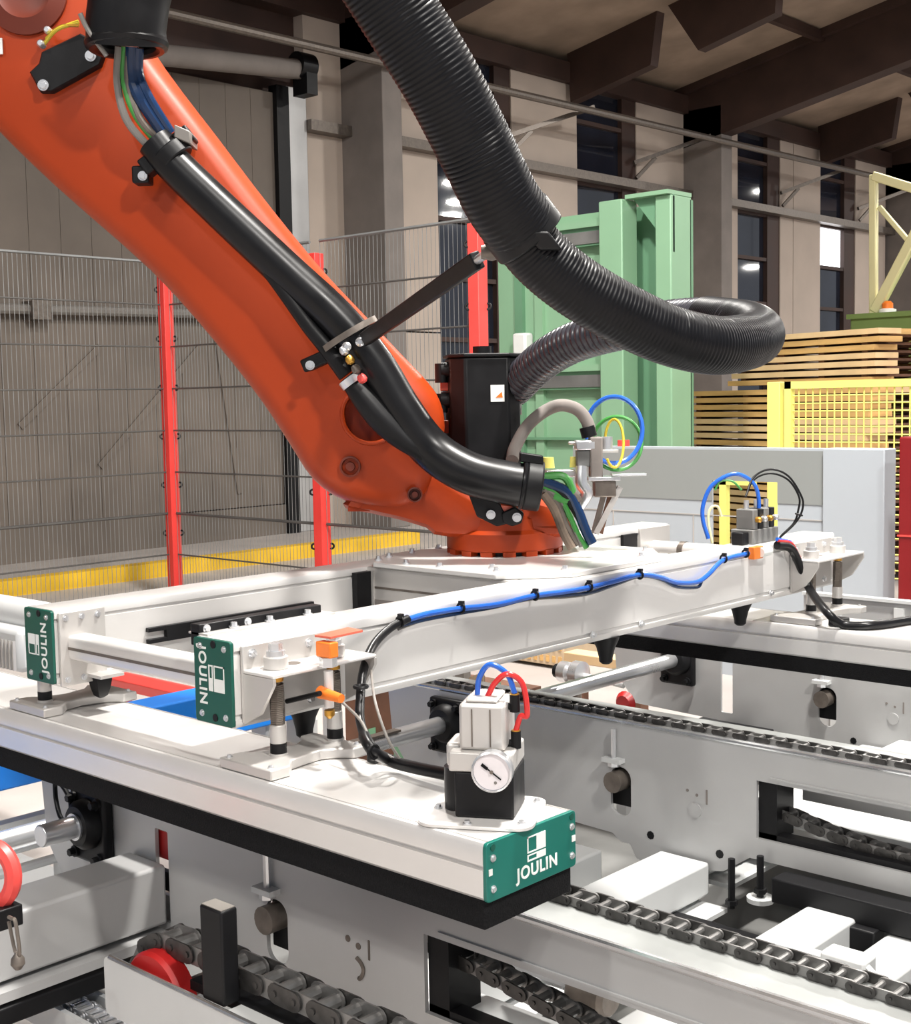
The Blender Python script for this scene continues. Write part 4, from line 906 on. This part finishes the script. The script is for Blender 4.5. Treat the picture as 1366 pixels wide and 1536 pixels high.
poly = smooth2([pl2(a, b) for a, b in arm], 3)
# merge the vertices properly with a weld so that shading is continuous
hc = pl2(556, 622, SF); hr = .075
hole = [(hc[0]+hr*math.cos(2*math.pi*k/32), hc[1]+hr*1.05*math.sin(2*math.pi*k/32)) for k in range(32)]
ob = casting(poly, [(.050, SF), (.026, SF+.010), (.008, SF+.032), (0, SF+.065), (0, SB-.06), (.04, SB)], [(hole, .07)]).build('forearm', 'orange', rob, ang=28)
def weld(o):
    bm = bmesh.new(); bm.from_mesh(o.data); bmesh.ops.remove_doubles(bm, verts=bm.verts, dist=.0004); bmesh.ops.recalc_face_normals(bm, faces=bm.faces); bm.to_mesh(o.data); bm.free()
    o.data.polygons.foreach_set('use_smooth', [True]*len(o.data.polygons)); o.data.set_sharp_from_angle(angle=math.radians(30))
weld(ob)
MB().torus(w3(*hc, SF), NV, hr+.002, .006, 40, 8).build('bearing_rim', 'orange', ob)
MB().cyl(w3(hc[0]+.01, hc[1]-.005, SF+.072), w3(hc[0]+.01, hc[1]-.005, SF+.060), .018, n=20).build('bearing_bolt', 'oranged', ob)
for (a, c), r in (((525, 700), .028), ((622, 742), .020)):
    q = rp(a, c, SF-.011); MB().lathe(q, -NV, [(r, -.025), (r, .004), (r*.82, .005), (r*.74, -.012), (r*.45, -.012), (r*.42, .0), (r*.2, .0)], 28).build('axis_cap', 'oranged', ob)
# wrist body
wb_ = [(518, 752), (560, 766), (600, 775), (640, 787), (672, 800), (846, 800), (850, 778), (838, 758), (812, 748), (770, 742), (720, 738), (690, 716), (655, 690), (600, 700)]
w2 = smooth2([pl2(a, b) for a, b in wb_], 3)
weld(casting(w2, [(.035, -.13), (.012, -.12), (0, -.09), (0, .10), (.02, .13)]).build('wrist_body', 'orange', rob))
fl_ = MB().lathe(FC, Z_, [(.160, .012), (.163, .016), (.163, .060), (.158, .064), (.150, .070), (.148, .10), (.12, .13)], 56).build('wrist_flange', 'orange', rob)
for k in range(16):
    a = 2*math.pi*k/16; c = FC+Vector((math.cos(a), math.sin(a), 0))*.148
    MB().obb(c+Z_*.006, Vector((math.cos(a), math.sin(a), 0))*.014, Vector((-math.sin(a), math.cos(a), 0))*.017, Z_*.007).build('flange_tooth', 'orange', fl_)
MB().cyl(FC, FC+Z_*.012, .135, n=40).build('flange_core', 'black', fl_)
q = rp(352+180, 757, -.1); MB().obb(rp(540, 760, -.06), RU*.03, NV*.05, Z_*.009).build('wrist_lip', 'orange', rob)
# motor
mc = rp(724, 640, .03); mz0, mz1 = rp(724, 765, .03).z, rp(724, 537, .03).z
o8 = [(-.098, -.06), (-.06, -.098), (.06, -.098), (.098, -.06), (.098, .06), (.06, .098), (-.06, .098), (-.098, .06)]
ca, sa = math.cos(.12), math.sin(.12)
def mq(a, b, z): return Vector((mc.x, mc.y, z))+RU*(a*ca-b*sa)+NV*(a*sa+b*ca)
mo = MB().prism([mq(a, b, mz0) for a, b in o8], (0, 0, mz1-mz0)).build('wrist_motor', 'black', rob, bevel=.006)
MB().prism([mq(a*1.05, b*1.05, mz1) for a, b in o8], (0, 0, .010)).build('motor_lid', 'black', mo, bevel=.003)
MB().cyl(mq(0, -.01, mz1+.01), mq(0, -.01, mz1+.032), .026, n=20).build('motor_cap', 'black', mo)
q = rp(738, 590, -.075); MB().obb(mq(.028, -.0985, q.z), (mq(1, 0, 0)-mq(0, 0, 0))*.019, (mq(0, 1, 0)-mq(0, 0, 0))*.0012, Z_*.023).build('sticker', 'white', mo)
MB().prism([mq(.022, -.100, q.z-.012), mq(.042, -.100, q.z-.012), mq(.040, -.100, q.z+.004)], (mq(0, -1, 0)-mq(0, 0, 0))*.0006).build('sticker_mark', 'oj', mo)
for zz, m_ in ((555, 'black'), (600, 'black')):
    q = rp(668, zz, .0); MB().cyl(q+RU*.03, q-RU*.012, .022, n=14).build('connector', m_, mo); MB().cyl(q-RU*.012+Z_*.018, q-RU*.012-Z_*.035, .018, n=14).build('connector_elbow', 'black', mo)
for zz, m_ in ((577, 'salmon'), (640, 'orange')):
    q = rp(672, zz, .03); MB().obb(q, RU*.022, NV*.02, Z_*.018).build('motor_bracket', m_, mo, bevel=.003)
MB().obb(mq(.102, -.02, rp(780, 605).z), (mq(1, 0, 0)-mq(0, 0, 0))*.003, (mq(0, 1, 0)-mq(0, 0, 0))*.02, Z_*.032).build('side_label', 'white', mo, bevel=.002)
# bracket with two bolts at the upper left
bk = [pl2(*p, SF-.02) for p in ((44, 108), (60, 138), (78, 138), (150, 98), (160, 70), (120, 50), (62, 78), (58, 95))]
br_ = casting(bk, [(.004, SF-.026), (0, SF-.02), (0, SF+.01)]).build('hose_bracket', 'black', rob)
for a, b in ((65, 128), (136, 84)): bolt(rp(a, b, SF-.026), -NV, .010, .010, 'steel', br_, n=16)
for k, m_ in enumerate(('tyel', 'tyel', 'brass')): MB().tube([rp(66+k*4, 66-8*k, SF-.03), rp(85+k*5, 45-3*k, SF-.05), rp(118, 32+3*k, SF-.05)], .005, n=8).build('yellow_wire', m_, rob)
for a, b in ((74, 48), (64, 68)): MB().lathe(rp(a, b, SF-.02), -NV, [(.010, 0), (.010, .02), (.006, .026)], 12).build('wire_gland', 'steel', rob)
q = rp(-4, 70, SF); MB().obb(q-NV*.004, RU*.015, NV*.003, Z_*.02).build('white_label', 'white', rob)
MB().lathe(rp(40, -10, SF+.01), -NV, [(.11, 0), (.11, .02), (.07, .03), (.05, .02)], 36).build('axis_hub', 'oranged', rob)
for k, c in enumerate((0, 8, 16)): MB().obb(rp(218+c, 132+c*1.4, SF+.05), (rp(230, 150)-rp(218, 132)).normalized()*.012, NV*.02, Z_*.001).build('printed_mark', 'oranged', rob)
# ------------------------------------------------------------------ dress pack: conduit mouth, cables, black hose, clamps
dp = thing('hose_pack', 'black cable hose pack clamped along the orange arm', 'hose', rp(540, 500, SF-.07))
SH = SF-.075
def hp(px, py, s=0): return rp(px, py, SH+s)
mth = MB().tube([hp(255, -120, -.10), hp(205, -40, -.10), hp(190, 30, -.09), hp(190, 66, -.075)], .098, n=24, sub=6).build('conduit_mouth', 'black', dp)
MB().torus(hp(190, 66, -.075), hp(190, 66)-hp(188, 20), .086, .018, 36, 10).build('mouth_rim', 'blackg', mth)
MB().tube([hp(120, 20, -.16), hp(132, 45, -.15), hp(160, 84, -.14)], .006, n=8).build('edge_wire', 'tgrey', mth)
for pts, r, m_ in ((((178, 70), (176, 125), (190, 180), (228, 226)), .010, 'tgrey'), (((187, 70), (186, 120), (203, 172), (240, 220)), .009, 'tgreen'), (((198, 70), (199, 115), (212, 150), (248, 205)), .017, 'tnavy'), (((208, 72), (208, 110), (222, 145), (256, 200)), .013, 'tnavy'), (((193, 72), (193, 130), (210, 178), (243, 215)), .010, 'dark_steel')):
    MB().tube([hp(a, b, -.05 if i < 1 else (-.03 if i < 3 else 0)) for i, (a, b) in enumerate(pts)], r, n=10, sub=8).build('cable', m_, dp)
main = [(232, 212), (262, 248), (330, 314), (430, 408), (505, 478), (560, 545), (602, 615), (645, 672), (700, 708), (760, 724), (806, 730)]
MB().tube([hp(a, b, 0 if i < 8 else (-.02 if i == 8 else -.03)) for i, (a, b) in enumerate(main)], lambda u: .047+.010*min(1, u*1.1), n=24, sub=8).build('main_hose', 'blackg', dp)
sec = [(385, 385), (420, 430), (462, 488), (490, 522), (520, 562)]
MB().tube([hp(a, b, -.015) for a, b in sec], lambda u: .016+.008*u, n=14, sub=8).build('branch_hose', 'black', dp)
MB().tube([hp(a, b, -.025) for a, b in ((520, 566), (545, 596), (572, 628), (600, 655), (640, 685), (680, 712))], lambda u: .022+.014*math.sin(math.pi*min(1, u*1.3)), n=14, sub=8).build('branch_hose', 'black', dp)
q = hp(527, 572, -.025); dd = (hp(540, 590, -.025)-hp(515, 555, -.025)).normalized()
MB().cyl(q-dd*.012, q+dd*.008, .032, n=18).build('hose_clip', 'steel', dp)
for k in range(4): MB().lathe(hp(516+9*k, 526+14*k, -.07), dd, [(.008, -.012), (.012, -.004), (.012, .006), (.006, .012)], 10).build('gland', ['steel', 'brass', 'dark_steel', 'redl'][k], dp)
# clamp 1
q = hp(258, 234); dd = (hp(290, 272)-hp(232, 208)).normalized()
c_ = MB().cyl(q-dd*.020, q+dd*.020, .053, n=24).build('clamp', 'black', dp, bevel=.004)
MB().bar(hp(216, 255, .02), hp(288, 200, .02), .045, .06, NV).build('clamp_band', 'black', c_, bevel=.005)
MB().obb(hp(279, 207, .015), (hp(291, 212)-hp(279, 207)).normalized()*.022, (hp(279, 195)-hp(279, 207)).normalized()*.016, NV*.05).build('clamp_lug', 'tgrey', c_, bevel=.003)
MB().obb(hp(214, 264, .03), RU*.022, Z_*.022, NV*.03).build('clamp_foot', 'black', c_, bevel=.005); bolt(hp(214, 264, -.002), -NV, .0085, .010, 'steel', c_, n=6)
# clamp 2: ring bracket in the middle of the arm
c_ = MB().bar(hp(458, 549, .03), hp(512, 525, -.0), .035, .06, NV).build('clamp', 'black', dp, bevel=.006); bolt(hp(465, 548, -.03), -NV, .0085, .010, 'steel', c_, n=6)
e = (hp(562, 478)-hp(485, 525)).normalized(); fu = e.cross(NV)
b = MB(); n = 28
for r0, r1 in ((.075, .066),):
    P = [];
    for k in range(n):
        a = 2*math.pi*k/n; P.append((math.cos(a), math.sin(a)))
    cc = hp(524, 502, -.01)
    vs = [cc+e*(x*.082)+NV*(y*.062)+fu*h for h in (-.008, .008) for x, y in P]+[cc+e*(x*.070)+NV*(y*.054)+fu*h for h in (-.008, .008) for x, y in P]
    fs = [(k, (k+1) % n, n+(k+1) % n, n+k) for k in range(n)]+[(2*n+k, 2*n+(k+1) % n, 3*n+(k+1) % n, 3*n+k) for k in range(n)]
    fs += [(k, (k+1) % n, 2*n+(k+1) % n, 2*n+k) for k in range(n)]+[(n+k, n+(k+1) % n, 3*n+(k+1) % n, 3*n+k) for k in range(n)]
    b.add(vs, fs)
b.build('ring_bracket', 'dark_steel', c_)
for a, c in ((540, 513), (520, 520)): MB().lathe(hp(a, c, -.07), -NV, [(.012, 0), (.012, .006), (.006, .012)], 12).build('bolt', 'steel', c_)
# clamp 3: collar at the wrist
q = hp(797, 728, -.03); dd = (hp(806, 730)-hp(770, 725)).normalized()
c_ = MB().cyl(q-dd*.018, q+dd*.026, .066, n=26).build('clamp', 'black', dp, bevel=.005)
MB().torus(q-dd*.022, dd, .060, .006, 30, 8).build('collar_ring', 'blackg', c_)
MB().obb(q+Z_*.07, dd*.03, NV*.03, Z_*.012).build('collar_tab', 'black', c_, bevel=.003)
b = MB(); b.prism([hp(*p, .0) for p in ((700, 735), (750, 755), (765, 785), (745, 790), (715, 775))], NV*.05); b.build('collar_foot', 'black', c_, bevel=.004)
MB().prism([hp(*p, -.01) for p in ((752, 770), (772, 760), (786, 770), (782, 785), (768, 790), (754, 784))], NV*.05).build('collar_foot', 'black', c_, bevel=.004)
for a, b_ in ((736, 772), (775, 776)): bolt(hp(a, b_, -.012), -NV, .0085, .010, 'steel', c_, n=6)
MB().prism([hp(*p, .002) for p in ((745, 757), (785, 763), (770, 775), (752, 770))], NV*.01).build('steel_tab', 'salmon', c_)
# cables leaving the collar to the tool plate
for pts, r, m_ in ((((815, 730), (838, 742), (852, 770), (868, 805), (880, 822)), .008, 'tgreen'), (((815, 722), (850, 738), (866, 765), (878, 795), (888, 815)), .014, 'tnavy'), (((815, 735), (836, 756), (850, 790), (866, 818)), .009, 'dark_steel'), (((815, 740), (832, 765), (846, 800), (858, 822)), .013, 'clut'), (((815, 728), (842, 752), (858, 785), (872, 820)), .007, 'tgrey'), (((812, 718), (846, 742), (868, 775), (884, 806)), .011, 'black'), (((815, 715), (845, 715), (858, 738), (850, 750), (830, 745)), .011, 'tgreen'), (((812, 725), (840, 730), (862, 742), (868, 752)), .010, 'dark_steel')):
    MB().tube([hp(a, b, .05) for a, b in pts], r, n=10, sub=7).build('cable', m_, dp)
# ------------------------------------------------------------------ valve manifold beside the flange
SM = -.02
def tp(px, py, s=0): return rp(px, py, SM+s)
t = thing('valve_manifold', 'silver pneumatic manifold with looped tubes beside the robot flange', 'manifold', tp(895, 800))
def tb(px0, px1, py0, py1, s0, s1, name, m_, bev=.004):
    a, c = tp(px0, py1), tp(px1, py0); return MB().obb((a+c)/2+NV*(s0+s1)/2, RU*((c-a).dot(RU)/2), NV*(s1-s0)/2, Z_*((c.z-a.z)/2)).build(name, m_, t, bevel=bev)
tb(884, 902, 655, 722, -.03, .03, 'manifold_body', 'col'); tb(862, 892, 660, 675, -.03, .03, 'upper_block', 'steel'); tb(864, 884, 675, 700, -.025, .025, 'regulator', 'bed')
tb(880, 928, 714, 720, -.04, .04, 'shelf', 'steel', .001); tb(915, 966, 709, 713, -.05, .0, 'shelf', 'steel', .001); tb(890, 922, 720, 745, -.03, .03, 'lower_block', 'dark_steel')
for a, b_ in ((896, 775), (906, 775)): MB().bar(tp(a+10, 740), tp(a-6, 800), .014, .014, NV).build('bracket_leg', 'dark_steel' if a < 900 else 'woodd', t)
MB().bar(tp(930, 730), tp(893, 800), .016, .02, NV).build('bracket_leg', 'alu_side', t)
MB().cyl(tp(910, 676), tp(910, 655), .016, n=16).build('valve_cap', 'steel', t); tb(900, 926, 674, 679, -.02, .02, 'cap_plate', 'alu_side', .001)
MB().tube([tp(872, 700, -.04), tp(872, 725, -.05), tp(880, 740, -.05), tp(868, 760, -.04)], .017, n=14, sub=8).build('steel_elbow', 'steel', t)
for a, c, w_ in ((822, 694, .018), (859, 693, .009)): MB().cyl(tp(a, c+8, -.0), tp(a, c-8, -.0), w_, w_*.85, n=14).build('yellow_cap', 'yellow', t)
tb(818, 862, 704, 716, -.02, .03, 'cap_holder', 'steel'); tb(852, 862, 662, 667, -.01, .01, 'lever', 'alu_side')
MB().tube([tp(768, 690, -.1), tp(772, 672, -.06), tp(790, 640, -.03), tp(815, 618), tp(840, 608), tp(865, 614), tp(880, 632), tp(886, 655)], .0175, n=14, sub=8).build('braided_hose', 'col', t)
MB().cyl(tp(880, 640), tp(884, 655), .022, n=16).build('hose_collar', 'black', t)
for ctr, rx, ry, r, m_, s in (((921, 645), 42, 50, .0065, 'tblue', .02), ((925, 665), 37, 40, .0055, 'tgreen', .04), ((921, 665), 14, 36, .004, 'tyel', .0)):
    P = [tp(ctr[0]+rx*math.cos(math.radians(a)), ctr[1]-ry*math.sin(math.radians(a)), s+.04*math.sin(math.radians(a/2))) for a in range(-140, 200, 12)]
    MB().tube(P, r, n=8, sub=2).build('looped_tube', m_, t)
# ------------------------------------------------------------------ strut and big hoses
t = thing('hose_strut', 'flat black strut holding the big corrugated hose off the arm', 'strut', hp(560, 500, -.08))
a, c = hp(548, 508, -.08), dep(716, 390, 2.62)
st = MB().bar(a, c, .036, .022, NV).build('strut', 'black', t, bevel=.003); e_ = (c-a).normalized()
MB().cyl(c, c+e_*.06, .009, n=10).build('strut_rod', 'steel', t)
def corrugated(ctrl, r, amp, pitch, n=28):
    """ctrl: (px, py, depth)"""
    P = spline([dep(*q) for q in ctrl], 24); L = [0]
    for i in range(1, len(P)): L.append(L[-1]+(P[i]-P[i-1]).length)
    step = pitch/4; m = int(L[-1]/step); Q = []; j = 0
    for k in range(m+1):
        s = k*step
        while j < len(L)-2 and L[j+1] < s: j += 1
        f = (s-L[j])/max(L[j+1]-L[j], 1e-9); Q.append(P[j].lerp(P[j+1], f))
    rr_ = [0, amp*.8, amp, amp*.8]
    b = MB(); mm = len(Q); b.tube(Q, (lambda u: r+rr_[int(round(u*(mm-1))) % 4]-amp), n=n, sub=1); return b, Q
t = thing('corrugated_hose', 'thick black corrugated suction hose looping from the top down to the gripper', 'hose', dep(790, 360, 2.35))
up = [(548, -60, 2.15), (598, 20, 2.18), (660, 120, 2.22), (712, 220, 2.27), (752, 300, 2.31), (790, 352, 2.35)]
b, Q = corrugated(up, .0665, .0016, .0090); b.build('outer_sleeve', 'hose', t, ang=60)
lo = [(770, 330, 2.34), (800, 375, 2.36), (850, 420, 2.38), (920, 464, 2.41), (1000, 502, 2.46), (1070, 518, 2.53), (1122, 512, 2.65), (1136, 500, 2.80), (1115, 488, 2.96), (1060, 480, 3.12), (990, 484, 3.26), (920, 496, 3.36), (860, 514, 3.48), (812, 542, 3.60), (768, 584, 3.74)]
b, Q = corrugated(lo[:10], .0560, .0014, .0080); b.build('braided_cover', 'hose', t, ang=60)
b, Q = corrugated(lo[8:], .0535, .0052, .0185); b.build('inner_hose', 'hosel', t, ang=60)
q = dep(793, 356, 2.352); dd = (dep(800, 366, 2.355)-dep(780, 340, 2.343)).normalized()
MB().cyl(q-dd*.045, q+dd*.006, .0685, n=32).build('hose_cuff', 'black', t, bevel=.004)
MB().obb(dep(815, 362, 2.30), dd*.02, NV*.012, RU*.02).build('cuff_lug', 'black', t, bevel=.004); MB().lathe(dep(738, 378, 2.40), RU, [(.012, -.02), (.016, 0), (.010, .02)], 12).build('swivel', 'dark_steel', t)
